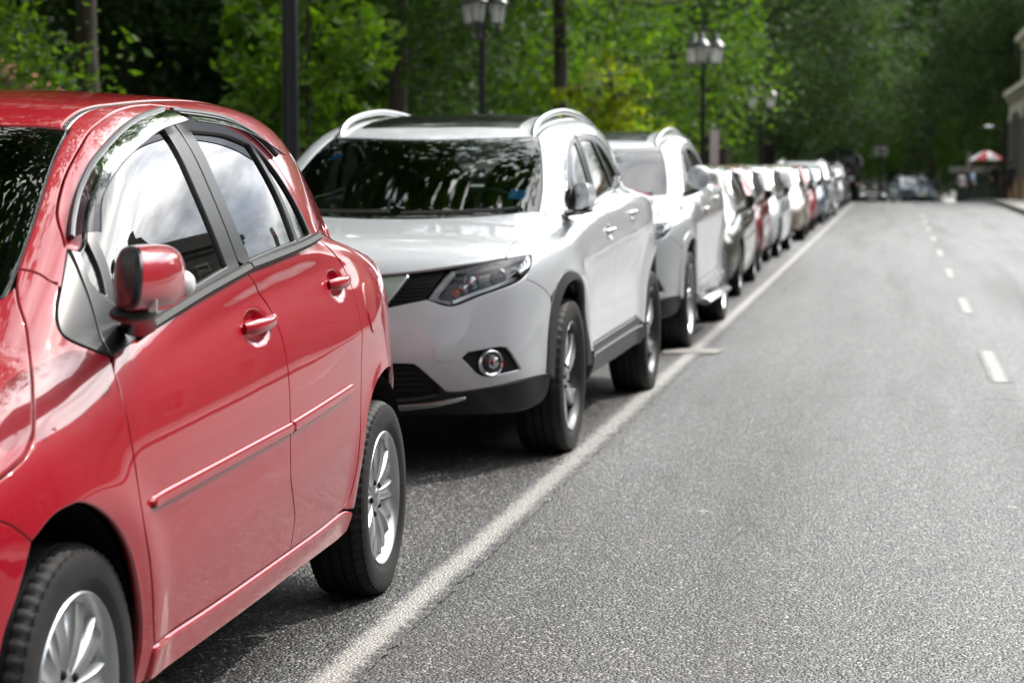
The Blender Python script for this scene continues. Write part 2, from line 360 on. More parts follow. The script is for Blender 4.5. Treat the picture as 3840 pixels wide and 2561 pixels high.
class Kit:
    """one car body: panels are cut from its surface g"""
    def __init__(s, spec, root, res):
        s.g = body_field(spec); s.low = s.g.low; s.root = root; s.res = res; s.spec = spec
    def on(s, tagc, pts, smooth=True):
        """points given in a view ('s' = (y,z), 't' = (x,y), 'f' = (x,z), 'c' = corner view) put on the body"""
        P = crom(pts) if smooth else np.array(pts, float)
        fr = {'s': 'side', 't': 'top', 'f': 'front', 'c': 'corner', 'r': 'rear'}[tagc]
        if tagc == 'r': P = P*[-1, 1]
        Q, h = project(s.g, P, fr); return Q
    def ab(s, P3, fr):
        e, u, D = frame(fr); return np.c_[P3@e, P3@u]
    def panel(s, name, loops, fr, mat, parent=None, off=0., res=None, depth=.014, gap=.0022, bev=(.0025, .0012), refine=(), holes=(), fld=None, mirror=True, curl=True):
        res = res or s.res; g = fld or s.g; parent = parent or s.root
        def prep(l):
            P3 = np.vstack(l) if isinstance(l, (list, tuple)) else l
            A = s.ab(P3, fr); keep = np.r_[True, np.linalg.norm(np.diff(A, axis=0), axis=1) > .0015]; A = A[keep]
            if np.linalg.norm(A[0]-A[-1]) < .0015: A = A[:-1]
            if area2(A) < 0: A = A[::-1]
            return resample(A, res*.75)
        O = prep(loops); H = [prep(h) for h in holes]
        R1 = [inset(O, gap)]+[inset(h[::-1], gap)[::-1] if False else inset(h, -gap) for h in H]
        R0 = [inset(O, gap+bev[0])]+[inset(h, -gap-bev[0]) for h in H]
        outer = R0[0]; mn, mxx = outer.min(0), outer.max(0)
        gx, gy = np.meshgrid(np.arange(mn[0]+res/2, mxx[0], res), np.arange(mn[1]+res/2, mxx[1], res*.87)); gx[1::2] += res/2
        G = np.c_[gx.ravel(), gy.ravel()]
        for (ca, cb, rr, st) in refine:
            ax_, bx_ = np.meshgrid(np.arange(ca-rr, ca+rr, st), np.arange(cb-rr, cb+rr, st)); q = np.c_[ax_.ravel(), bx_.ravel()]; q = q[np.hypot(q[:, 0]-ca, q[:, 1]-cb) < rr]
            G = G[np.hypot(G[:, 0]-ca, G[:, 1]-cb) >= rr]; G = np.vstack([G, q])
        ok = inpoly(G, outer)
        for h in R0[1:]: ok &= ~inpoly(G, h)
        G = G[ok]; allb = np.vstack(R0)
        if len(G):
            dmin = np.full(len(G), 9.)
            for i in range(0, len(allb), 200): dmin = np.minimum(dmin, np.linalg.norm(G[:, None]-allb[None, i:i+200], axis=2).min(1))
            lim = np.minimum(res*.4, dmin*0+res*.4); G = G[dmin > lim]
        V2 = np.vstack([allb, G]); E = []; k = 0
        for r in R0:
            n = len(r); E += [(k+i, k+(i+1) % n) for i in range(n)]; k += n
        res_ = geometry.delaunay_2d_cdt([Vector(v) for v in V2], E, [], 0, 1e-6)
        v2 = np.array([tuple(v) for v in res_[0]]); Fc = np.array([tuple(f) for f in res_[2]])
        ce = v2[Fc].mean(1); ok = inpoly(ce, outer)
        for h in R0[1:]: ok &= ~inpoly(ce, h)
        Fc = Fc[ok]; V3, _ = project(g, v2, fr, off); N3 = grad(g, V3)
        nb = len(v2); Vs = [V3]; Ns = [N3]; Fs = [tuple(f) for f in Fc]; idx = {tuple(np.round(v, 5)): i for i, v in enumerate(v2)}
        for r0, r1 in zip(R0, R1):
            n = len(r0); i0 = [idx.get(tuple(np.round(v, 5))) for v in r0]
            if any(i is None for i in i0):
                i0 = [int(np.argmin(np.hypot(*(v2-v).T))) for v in r0]
            a, _ = project(g, r1, fr, off-bev[1]); na = grad(g, a); c0 = V3[i0]
            out = a-c0; out -= na*np.sum(out*na, 1, keepdims=True); out /= np.maximum(np.linalg.norm(out, axis=1, keepdims=True), 1e-6)
            b = a-na*depth; n1 = na+out*1.0; n1 /= np.linalg.norm(n1, axis=1, keepdims=True)
            base = sum(len(x) for x in Vs); Vs += [a, b]; Ns += [n1, out]
            for i in range(n):
                j = (i+1) % n; Fs.append((i0[i], i0[j], base+j, base+i)); Fs.append((base+i, base+j, base+n+j, base+n+i))
        V = np.vstack(Vs); N = np.vstack(Ns)
        # orient every face outwards
        Fo = []
        for f in Fs:
            f = [q for k_, q in enumerate(f) if q not in f[:k_]]
            if len(f) < 3: continue
            fn = np.cross(V[f[1]]-V[f[0]], V[f[2]]-V[f[0]])
            if fn@(N[f[0]]+N[f[1]]+N[f[2]]) < 0: f = f[::-1]
            Fo.append(tuple(f))
        o = meshobj(name, V, Fo, mat, parent, True, N)
        if mirror:
            meshobj(name, V*[-1, 1, 1], [f[::-1] for f in Fo], mat, parent, True, N*[-1, 1, 1])
        return o
    def strip(s, name, line3, width, mat, parent=None, off=.002, rad=None, n=6):
        """a bead laid along a line on the body"""
        P = np.asarray(line3); N = grad(s.g, P); b = MB(); b.tube(P+N*off, width/2, n=n)
        return b.obj(name, mat, parent or s.root)
# ---------- wheels ----------
def wheel(root, x, y, z, Rt, wd, Rr, kind, side=1, tread=True, seg=72):
    w_ = bpy.data.objects.new('wheel', None); link(w_, root); w_.location = (x*side, y, z); w_.empty_display_size = .1
    h = wd/2; sgn = side
    # tyre: outer face at local +x*side ; centre plane at x
    b = MB(); grooves = [-.55, -.18, .18, .55]
    prof = [(Rr-.012, h*.70), (Rr+.004, h*.86), (Rr+.012, h*.90), (Rr+(Rt-Rr)*.30, h*1.0), (Rr+(Rt-Rr)*.36, h*1.015), (Rr+(Rt-Rr)*.55, h*1.02), (Rr+(Rt-Rr)*.75, h*.985), (Rr+(Rt-Rr)*.88, h*.93), (Rt-.012, h*.86), (Rt-.004, h*.78)]
    tp = []
    for gq in reversed(grooves): tp += [(Rt, (gq+.045)*h), (Rt-.009, (gq+.035)*h), (Rt-.009, (gq-.035)*h), (Rt, (gq-.045)*h)]
    prof = prof+tp+[(r, -xx) for r, xx in reversed(prof)]
    m = len(prof); V = []; F = []; nseg = seg*3
    for k in range(nseg):
        t = 2*math.pi*k/nseg; sh = (k % 3 == 0) and tread
        for r, xx in prof:
            rr = r-(.006 if sh and (Rt-.02 < r) and abs(xx) > h*.58 and r > Rt-.02 else 0)
            V.append((xx*sgn, rr*math.cos(t), rr*math.sin(t)))
    # flat where it stands on the road
    V = [(a*(1+.10*max(0, (-c-(Rt-.06))/.06)), b_, max(c, -z+.001)) for a, b_, c in V]
    for k in range(nseg):
        for i in range(m-1): F.append((k*m+i, ((k+1) % nseg)*m+i, ((k+1) % nseg)*m+i+1, k*m+i+1))
    b.add(V, F); b.obj('tyre', M['tyre'], w_, sharp=50)
    # rim barrel and lip
    b = MB(); b.lathe([(Rr-.03, -h*.75*sgn), (Rr-.02, -h*.2*sgn), (Rr-.018, h*.6*sgn), (Rr-.008, h*.80*sgn), (Rr+.001, h*.90*sgn), (Rr+.006, h*.935*sgn), (Rr+.009, h*.90*sgn), (Rr+.009, h*.80*sgn)], n=64, axis='x'); b.obj('rim_barrel', M['rim'] if kind != 'twist' else M['rimdark'], w_)
    b = MB(); b.lathe([(.0, -.02*sgn), (Rr*.68, -.02*sgn), (Rr*.68, -.04*sgn)], n=40, axis='x'); b.obj('brake_disc', M['disc'], w_)
    b = MB(); b.lathe([(0, -.06*sgn), (Rr, -.06*sgn)], n=32, axis='x'); b.obj('brake_shield', M['void'], w_)
    b = MB(); b.prism([(-.035, Rr*.45), (.05, Rr*.42), (.055, Rr*.74), (-.04, Rr*.76)], -.05*sgn, .012*sgn, axis='x'); b.obj('brake_caliper', M['satin'], w_, False)
    fx = h*.78
    def spoke(a0, a1, r0, r1, w0, w1, x0, x1, name, mat, nn=7, crease=.5, prot=.016):
        V = []; F = []
        for i in range(nn):
            t = i/(nn-1); r = r0+(r1-r0)*t; a = a0+(a1-a0)*(t**1.3); ww = w0+(w1-w0)*t; xx = x0+(x1-x0)*t+.008*math.sin(math.pi*t)
            cy, cz = r*math.cos(a), r*math.sin(a); ty, tz = -math.sin(a), math.cos(a)
            sec = [(-.5, -.035), (-.5, -prot*.8), (-.36, -.003), (-.10, -prot*crease*.4), (.10, -prot*crease*.4), (.36, -.003), (.5, -prot*.8), (.5, -.035)]
            for q, dx in sec: V.append(((xx+dx)*sgn, cy+ty*q*ww, cz+tz*q*ww))
        k = 8; F = [(i*k+j, i*k+(j+1) % k, (i+1)*k+(j+1) % k, (i+1)*k+j) for i in range(nn-1) for j in range(k)]
        bb = MB(); bb.add(V, F); return bb.obj(name, mat, w_, sharp=60)
    if kind == 'ten':
        for q in range(10): a = q*math.pi/5+.02; spoke(a, a, .045, Rr-.012, .038, .068, fx-.012, fx-.002, 'spoke', M['rim'], crease=1.6)
    elif kind == 'twist':
        for q in range(5):
            a = q*2*math.pi/5+.3; spoke(a, a+.42, .03, Rr-.008, .055, .10, fx-.02, fx, 'spoke', M['rim'], crease=1.3)
            spoke(a+.35, a+.62, .04, Rr-.01, .03, .045, fx-.035, fx-.012, 'spoke', M['rimdark'])
    else:
        for q in range(6):
            a = q*math.pi/3+.2; spoke(a, a, .04, Rr-.008, .06, .085, fx-.015, fx-.002, 'spoke', M['chrome'] if kind == 'six' else M['rim'])
    b = MB(); b.lathe([(0, (fx-.002)*sgn), (.022, (fx-.003)*sgn), (.028, (fx-.008)*sgn), (.034, (fx-.012)*sgn), (.07, (fx-.020)*sgn), (.075, (fx-.045)*sgn)], n=30, axis='x'); b.obj('hub', M['rim'], w_)
    b = MB()
    for q in range(5):
        a = q*2*math.pi/5+.02+math.pi/10*2; b.ell(((fx-.0135)*sgn, .052*math.cos(a), .052*math.sin(a)), (.008, .0095, .0095), 10, 6)
    b.obj('lug_holes', M['void'], w_)
    return w_
def well(k, y, z, r, x0=.50, x1=.80):
    n = 20
    for sg in (1, -1):
        b = MB(); V = []; F = []
        for i in range(n+1):
            t = math.pi*(-.08+1.16*i/n); c, s_ = math.cos(t), math.sin(t)
            V += [(sg*x1, y+r*c, z+r*s_), (sg*x0, y+r*c, z+r*s_)]
        F = [(2*i, 2*i+1, 2*i+3, 2*i+2) for i in range(n)]; base = len(V)
        V += [(sg*x0, y+r*math.cos(math.pi*(-.08+1.16*i/n)), z+r*math.sin(math.pi*(-.08+1.16*i/n))) for i in range(n+1)]+[(sg*x0, y, z-.1)]
        F += [(base+i, base+i+1, base+n+1) for i in range(n)]; b.add(V, F); b.obj('wheel_housing', M['void'], k.root)
def cabin(k, y0, y1, z0, belt, seats, wide=.60, roof=1.4):
    b = MB(); b.box((0, (y0+y1)/2, z0+.14), (wide*2, y1-y0, .28)); b.obj('underbody', M['void'], k.root); b = MB(); b.box((0, y0+.15, z0+.35), (wide*2-.1, .5, .3)); b.obj('engine_bay', M['void'], k.root); b = MB(); b.box((0, y0+(y1-y0)*.48, z0+.08), (wide*2+.26, 1.55, .22)); b.obj('floor_pan', M['void'], k.root)
    b = MB(); b.ell((0, y0+.72, belt-.12), (wide*1.08, .30, .14), 20, 8); b.obj('dashboard', M['dash'], k.root)
    b = MB(); c = (.36, y0+1.02, belt-.02)
    b.tube([(c[0]+.18*math.cos(t), c[1]-.10*math.sin(t), c[2]+.16*math.sin(t)) for t in np.linspace(0, 2*math.pi, 25)], .013, n=7); b.box((c[0], c[1]+.01, c[2]), (.3, .03, .05)); b.obj('steering_wheel', M['dash'], k.root)
    for sx, sy in seats:
        b = MB(); b.ell((sx, sy, belt-.32), (.25, .27, .12)); b.ell((sx, sy+.30, belt-.02), (.25, .10, .36)); b.ell((sx, sy+.36, belt+.33), (.13, .055, .10), 12, 8); b.obj('seat', M['seat'], k.root)

# ================= ground, road, pavements =================
def zr(y): return -max(0., y-65)**2/3000
def lineM(m, k): return m
def ground_strip(name, x0, x1, y0, y1, dz, mat, step=2.5, kind='structure', h=0):
    n = max(1, int((y1-y0)/step)); V = []; f0 = x0 if callable(x0) else (lambda y: x0); f1 = x1 if callable(x1) else (lambda y: x1)
    for i in range(n+1): y = y0+(y1-y0)*i/n; V += [(f0(y), y, zr(y)+dz), (f1(y), y, zr(y)+dz)]
    F = [(2*i, 2*i+1, 2*i+3, 2*i+2) for i in range(n)]
    if h:
        k = len(V); V += [(a, b, c-h) for a, b, c in V]; F += [(2*i, 2*i+2, k+2*i+2, k+2*i) for i in range(n)]+[(2*i+1, k+2*i+1, k+2*i+3, 2*i+3) for i in range(n)]+[(0, k, k+1, 1), (2*n, 2*n+1, k+2*n+1, k+2*n)]
    b = MB(); b.add(V, F); o = b.obj(name, mat, smooth=False)
    return tag(o, kind=kind)
def asphalt():
    m = principled('asphalt', (.05, .05, .05), .62); t, b = T_(m); tc = nd(t, 'ShaderNodeTexCoord')
    v = nd(t, 'ShaderNodeTexVoronoi'); v.inputs['Scale'].default_value = 118; t.links.new(tc.outputs['Object'], v.inputs[0])
    v2 = nd(t, 'ShaderNodeTexVoronoi'); v2.inputs['Scale'].default_value = 70; t.links.new(tc.outputs['Object'], v2.inputs[0])
    n = nd(t, 'ShaderNodeTexNoise'); n.inputs['Scale'].default_value = 1.1; n.inputs['Detail'].default_value = 8; n.inputs['Roughness'].default_value = .65
    mpp = nd(t, 'ShaderNodeMapping'); mpp.inputs['Scale'].default_value = (1.6, .16, 1); t.links.new(tc.outputs['Object'], mpp.inputs[0]); t.links.new(mpp.outputs[0], n.inputs[0])
    # stones of different greys in dark binder
    r = nd(t, 'ShaderNodeValToRGB'); e = r.color_ramp.elements; e[0].position = 0; e[0].color = (.010, .010, .011, 1); e[1].position = 1; e[1].color = (.34, .33, .32, 1)
    q = e.new(.45); q.color = (.022, .022, .023, 1); q = e.new(.84); q.color = (.046, .045, .044, 1)
    sx = nd(t, 'ShaderNodeSeparateColor'); t.links.new(v.outputs['Color'], sx.inputs[0]); t.links.new(sx.outputs[0], r.inputs[0])
    wear = nd(t, 'ShaderNodeMapRange'); wear.inputs[1].default_value = .35; wear.inputs[2].default_value = .7; wear.inputs[3].default_value = .6; wear.inputs[4].default_value = 1.9; t.links.new(n.outputs[0], wear.inputs[0])
    mu = nd(t, 'ShaderNodeVectorMath', operation='SCALE'); t.links.new(r.outputs[0], mu.inputs[0]); t.links.new(wear.outputs[0], mu.inputs['Scale'])
    # lighter streaks polished by the tyres
    n4 = nd(t, 'ShaderNodeTexNoise'); n4.inputs['Scale'].default_value = 1; n4.inputs['Detail'].default_value = 6; n4.inputs['Roughness'].default_value = .7; m4 = nd(t, 'ShaderNodeMapping'); m4.inputs['Scale'].default_value = (5.5, .035, 1); t.links.new(tc.outputs['Object'], m4.inputs[0]); t.links.new(m4.outputs[0], n4.inputs[0])
    r4 = nd(t, 'ShaderNodeMapRange'); r4.inputs[1].default_value = .45; r4.inputs[2].default_value = .75; r4.inputs[3].default_value = 0; r4.inputs[4].default_value = .40; t.links.new(n4.outputs[0], r4.inputs[0])
    x4 = nd(t, 'ShaderNodeMixRGB'); x4.inputs[2].default_value = (.085, .083, .08, 1); t.links.new(r4.outputs[0], x4.inputs[0]); t.links.new(mu.outputs[0], x4.inputs[1])
    # trodden pale spots and dark oil drips
    last = x4.outputs[0]
    for sc6, th, cl6, lo6 in ((1.9, .045, (.34, .33, .31, 1), .62), (1.3, .10, (.012, .012, .012, 1), .70)):
        v6 = nd(t, 'ShaderNodeTexVoronoi'); v6.inputs['Scale'].default_value = sc6; n6 = nd(t, 'ShaderNodeTexNoise'); n6.inputs['Scale'].default_value = 22; t.links.new(tc.outputs['Object'], n6.inputs[0])
        a6 = nd(t, 'ShaderNodeMath', operation='MULTIPLY_ADD'); a6.inputs[1].default_value = -.05; t.links.new(n6.outputs[0], a6.inputs[0]); t.links.new(v6.outputs['Distance'], a6.inputs[2]); t.links.new(tc.outputs['Object'], v6.inputs[0])
        c6 = nd(t, 'ShaderNodeMapRange'); c6.inputs[1].default_value = th-.02; c6.inputs[2].default_value = th-.035; t.links.new(a6.outputs[0], c6.inputs[0])
        s6 = nd(t, 'ShaderNodeSeparateColor'); t.links.new(v6.outputs['Color'], s6.inputs[0]); g6 = nd(t, 'ShaderNodeMath', operation='GREATER_THAN'); g6.inputs[1].default_value = 1-lo6; t.links.new(s6.outputs[0], g6.inputs[0])
        m6 = nd(t, 'ShaderNodeMath', operation='MULTIPLY'); t.links.new(c6.outputs[0], m6.inputs[0]); t.links.new(g6.outputs[0], m6.inputs[1]); k6 = nd(t, 'ShaderNodeMath', operation='MULTIPLY'); k6.inputs[1].default_value = .75; t.links.new(m6.outputs[0], k6.inputs[0])
        x6 = nd(t, 'ShaderNodeMixRGB'); x6.inputs[2].default_value = cl6; t.links.new(k6.outputs[0], x6.inputs[0]); t.links.new(last, x6.inputs[1]); last = x6.outputs[0]
    t.links.new(last, b.inputs['Base Color'])
    rr = nd(t, 'ShaderNodeMapRange'); rr.inputs[3].default_value = .26; rr.inputs[4].default_value = .62; t.links.new(sx.outputs[1], rr.inputs[0]); n5 = nd(t, 'ShaderNodeTexNoise'); n5.inputs['Scale'].default_value = 1; n5.inputs['Detail'].default_value = 5; m5 = nd(t, 'ShaderNodeMapping'); m5.inputs['Scale'].default_value = (1.8, .07, 1); t.links.new(tc.outputs['Object'], m5.inputs[0]); t.links.new(m5.outputs[0], n5.inputs[0])
    r5 = nd(t, 'ShaderNodeMapRange'); r5.inputs[1].default_value = .35; r5.inputs[2].default_value = .65; r5.inputs[3].default_value = -.10; r5.inputs[4].default_value = .16; t.links.new(n5.outputs[0], r5.inputs[0])
    ar = nd(t, 'ShaderNodeMath', operation='ADD'); t.links.new(rr.outputs[0], ar.inputs[0]); t.links.new(r5.outputs[0], ar.inputs[1]); t.links.new(ar.outputs[0], b.inputs['Roughness'])
    ad = nd(t, 'ShaderNodeMath', operation='MULTIPLY_ADD'); ad.inputs[1].default_value = .7; t.links.new(v2.outputs['Distance'], ad.inputs[0]); t.links.new(v.outputs['Distance'], ad.inputs[2])
    bp = nd(t, 'ShaderNodeBump', invert=True); bp.inputs['Strength'].default_value = .8; bp.inputs['Distance'].default_value = .007; b.inputs['Specular IOR Level'].default_value = .75; t.links.new(ad.outputs[0], bp.inputs['Height']); t.links.new(bp.outputs[0], b.inputs['Normal'])
    return m
M['asphalt'] = asphalt()
def worn_paint():
    m = M['asphalt'].copy(); m.name = 'worn_road_paint'; t, b = T_(m); tc = nd(t, 'ShaderNodeTexCoord')
    n = nd(t, 'ShaderNodeTexNoise'); n.inputs['Scale'].default_value = 30; n.inputs['Detail'].default_value = 10; n.inputs['Roughness'].default_value = .8; t.links.new(tc.outputs['Object'], n.inputs[0])
    # worn through along the edges
    at = nd(t, 'ShaderNodeAttribute', attribute_name='edge')
    s1 = nd(t, 'ShaderNodeMath', operation='MULTIPLY_ADD'); s1.inputs[1].default_value = .45; s1.inputs[2].default_value = -.28; t.links.new(at.outputs['Fac'], s1.inputs[0])
    s2 = nd(t, 'ShaderNodeMath', operation='ADD'); t.links.new(n.outputs[0], s2.inputs[0]); t.links.new(s1.outputs[0], s2.inputs[1])
    r = nd(t, 'ShaderNodeMapRange'); r.inputs[1].default_value = .36; r.inputs[2].default_value = .56; r.inputs[4].default_value = .80; t.links.new(s2.outputs[0], r.inputs[0])
    old = b.inputs['Base Color'].links[0].from_socket; x = nd(t, 'ShaderNodeMixRGB'); x.inputs[2].default_value = (.42, .41, .38, 1)
    t.links.new(old, x.inputs[1]); t.links.new(r.outputs[0], x.inputs[0]); t.links.new(x.outputs[0], b.inputs['Base Color']); return m
M['line'] = worn_paint()
M['concrete'] = principled('pavement_concrete', (.30, .29, .27), .8); noise_mix(M['concrete'], (.24, .23, .21), (.36, .34, .31), 2.5, .35, .65); bump(M['concrete'], 60, .3, .004)
M['kerb'] = principled('kerb_stone', (.16, .155, .15), .75); noise_mix(M['kerb'], (.11, .105, .10), (.22, .21, .20), 5, .35, .65)
M['soil'] = principled('park_soil', (.05, .045, .03), .95); noise_mix(M['soil'], (.035, .04, .02), (.05, .075, .025), 1.3, .4, .6)
ground_strip('ground', -260, 260, -80, 520, -.05, M['soil'], 5)
ground_strip('road', -3.55, 3.35, -60, 160, 0, M['asphalt'], 2.5)
ground_strip('junction_road', -40, -3.55, 103, 150, .002, M['asphalt'], 2.5)
ground_strip('junction_road', 3.35, 60, 125, 150, .002, M['asphalt'], 2.5)
ground_strip('pavement', -8.5, -3.70, -60, 100, .12, M['concrete'], 2.5, h=.2)
ground_strip('pavement', 3.50, 9.2, -60, 122, .12, M['concrete'], 2.5, h=.2)
for side, xa, xb, y1 in ((-1, -3.70, -3.55, 100), (1, 3.35, 3.50, 122)):
    V0 = [];
    for i in range(int((y1+12))):                      # separate kerb stones
        ya = -12+i*1.0; b = MB(); z = zr(ya+.5); dx = random.uniform(-.004, .004)
        b.box(((xa+xb)/2+dx, ya+.5, z+.03), (.15, .988, .23+random.uniform(-.005, .005))); 
        o = b.obj('kerb_stone', M['kerb'], smooth=False); o['kind'] = 'structure'
def painted(name, x0f, x1f, y0, y1, dz=.004, label=None):
    n = max(2, int((y1-y0)/.05)); V = []; ed = []; m = 5
    w1 = rng.normal(0, .0045, n+1); w2 = rng.normal(0, .0045, n+1)
    for i in range(n+1):
        y = y0+(y1-y0)*i/n
        for j in range(m):
            f = j/(m-1); V.append((x0f(y)+w1[i]+(x1f(y)+w2[i]-x0f(y)-w1[i])*f, y, zr(y)+dz)); ed.append(min(1., 2.2*min(f, 1-f)+.0)*1.0)
    F = [(i*m+j, i*m+j+1, (i+1)*m+j+1, (i+1)*m+j) for i in range(n) for j in range(m-1)]
    b = MB(); b.add(V, F); o = b.obj(name, M['line'], smooth=False); at = o.data.attributes.new('edge', 'FLOAT', 'POINT')
    at.data.foreach_set('value', ed); return tag(o, kind='structure')
drift = lambda y: -.14*max(0., (y-16)/52)**1.2
painted('parking_line', lambda y: -1.497+drift(y), lambda y: -1.343+drift(y), -6, 88)
for i, y0 in enumerate([12.9+6.06*k for k in range(-2, 8)]):
    painted('lane_dash', lambda y: .570, lambda y: .710, y0, y0+2.15)
b = MB(); b.add([(-1.62, 14.42, .009), (-1.24, 14.46, .009), (-1.21, 14.80, .009), (-1.40, 14.86, .009), (-1.63, 14.72, .009)], [(0, 1, 2, 3, 4)]); tag(b.obj('bay_mark', M['concrete'], smooth=False), kind='structure')
# loose bits on the asphalt
M['leaf_dry'] = principled('dry_leaf', (.28, .10, .03), .7)
for i, (x, y) in enumerate([(-2.02, 8.05), (-1.66, 6.15), (.55, 7.1), (.35, 5.4), (.9, 10.6)]):
    b = MB(); a = i*1.7; L_ = [.028, .016, .014, .018, .02][i]
    P = [(-1, 0, .003), (-.4, .42, .010), (.4, .36, .012), (1.1, 0, .006), (.4, -.36, .014), (-.4, -.42, .008)]
    b.add([(x+L_*(p*math.cos(a)-q*math.sin(a)), y+L_*(p*math.sin(a)+q*math.cos(a)), r_+.003) for p, q, r_ in P], [(0, 1, 2, 3, 4, 5)])
    tag(b.obj('fallen_leaf', M['leaf_dry'], smooth=False), ['curled orange dry leaf on the asphalt in front of the white crossover', 'tiny dry leaf beside the parking line near the red hatchback rear wheel', 'dry leaf speck lying in the middle of the lane', 'small dry leaf on the lane at the bottom of the view', 'dry leaf speck near the nearest lane dash'][i], 'leaf')
# ================= trees =================
def leaf_mat(name, c1, c2, tr=.5, sc=.6):
    m = bpy.data.materials.new(name); m.use_nodes = True; t = m.node_tree; t.nodes.clear(); tc = nd(t, 'ShaderNodeTexCoord'); gi = nd(t, 'ShaderNodeNewGeometry')
    n = nd(t, 'ShaderNodeTexNoise'); n.inputs['Scale'].default_value = sc; n.inputs['Detail'].default_value = 3; t.links.new(tc.outputs['Object'], n.inputs[0])
    ad = nd(t, 'ShaderNodeMath', operation='MULTIPLY_ADD'); ad.inputs[1].default_value = .5; t.links.new(gi.outputs['Random Per Island'], ad.inputs[0]); t.links.new(n.outputs[0], ad.inputs[2])
    r = nd(t, 'ShaderNodeMapRange'); r.inputs[1].default_value = .45; r.inputs[2].default_value = 1.05; t.links.new(ad.outputs[0], r.inputs[0])
    x = nd(t, 'ShaderNodeMixRGB'); x.inputs[1].default_value = (*c1, 1); x.inputs[2].default_value = (*c2, 1); t.links.new(r.outputs[0], x.inputs[0])
    d = nd(t, 'ShaderNodeBsdfPrincipled'); d.inputs['Roughness'].default_value = .55; d.inputs['Specular IOR Level'].default_value = .25; t.links.new(x.outputs[0], d.inputs['Base Color'])
    tl = nd(t, 'ShaderNodeBsdfTranslucent'); x2 = nd(t, 'ShaderNodeVectorMath', operation='MULTIPLY'); x2.inputs[1].default_value = (1.9, 2.1, .6); t.links.new(x.outputs[0], x2.inputs[0]); t.links.new(x2.outputs[0], tl.inputs[0])
    ms = nd(t, 'ShaderNodeMixShader'); ms.inputs[0].default_value = tr; o = nd(t, 'ShaderNodeOutputMaterial'); t.links.new(d.outputs[0], ms.inputs[1]); t.links.new(tl.outputs[0], ms.inputs[2]); t.links.new(ms.outputs[0], o.inputs[0]); return m
M['leaf'] = leaf_mat('broad_leaves', (.015, .038, .008), (.046, .092, .014))
M['leaf_dark'] = leaf_mat('dark_leaves', (.018, .038, .020), (.048, .082, .036), .4)
M['leaf_dark'].node_tree.nodes['Principled BSDF'].inputs['Specular IOR Level'].default_value = .1
M['leaf_bright'] = leaf_mat('young_leaves', (.032, .075, .010), (.09, .16, .014), .5)
M['leaf_yellow'] = leaf_mat('yellowing_leaves', (.07, .15, .012), (.24, .24, .02), .55, 1.5)
M['bark'] = principled('bark', (.05, .04, .03), .9); noise_mix(M['bark'], (.022, .018, .014), (.065, .055, .042), 4, .35, .65, stretch=(3, 3, .6)); bump(M['bark'], 10, .7, .03, stretch=(2, 2, .4))
def leaves(rg, cl, per, size, spread, droop=0., aspect=.5):
    """leaf faces in clumps: cl = (n,3) clump centres"""
    n = len(cl)*per; C = np.repeat(cl, per, 0); sp = np.repeat(spread, per)[:, None] if np.ndim(spread) else spread
    d = rg.normal(0, 1, (n, 3)); d /= np.linalg.norm(d, axis=1, keepdims=True); r = rg.random((n, 1))**.45
    P = C+d*r*sp*[1, 1, .62]; P[:, 2] -= droop*rg.random(n)
    ax = rg.normal(0, 1, (n, 3)); ax[:, 2] = ax[:, 2]*.5-.35; ax /= np.linalg.norm(ax, axis=1, keepdims=True)
    up = rg.normal(0, .55, (n, 3))+[0, 0, 1]; bx = np.cross(ax, up); bx /= np.maximum(np.linalg.norm(bx, axis=1, keepdims=True), 1e-6)
    s = size*(.6+.8*rg.random((n, 1))); nn = np.cross(ax, bx)
    V = np.stack([P-ax*s*.5, P+bx*s*aspect*.5+nn*s*.06, P+ax*s*.5-nn*s*.05, P-bx*s*aspect*.5+nn*s*.06], 1).reshape(-1, 3)
    return V
def quads_obj(name, V, mat, parent):
    me = bpy.data.meshes.new(name); n = len(V)//4; me.vertices.add(len(V)); me.vertices.foreach_set('co', V.astype(np.float32).ravel())
    me.loops.add(4*n); me.loops.foreach_set('vertex_index', np.arange(4*n, dtype=np.int32)); me.polygons.add(n); me.polygons.foreach_set('loop_start', np.arange(0, 4*n, 4, dtype=np.int32)); me.polygons.foreach_set('loop_total', np.full(n, 4, dtype=np.int32)); me.update(calc_edges=True); me.materials.append(mat)
    return link(bpy.data.objects.new(name, me), parent)
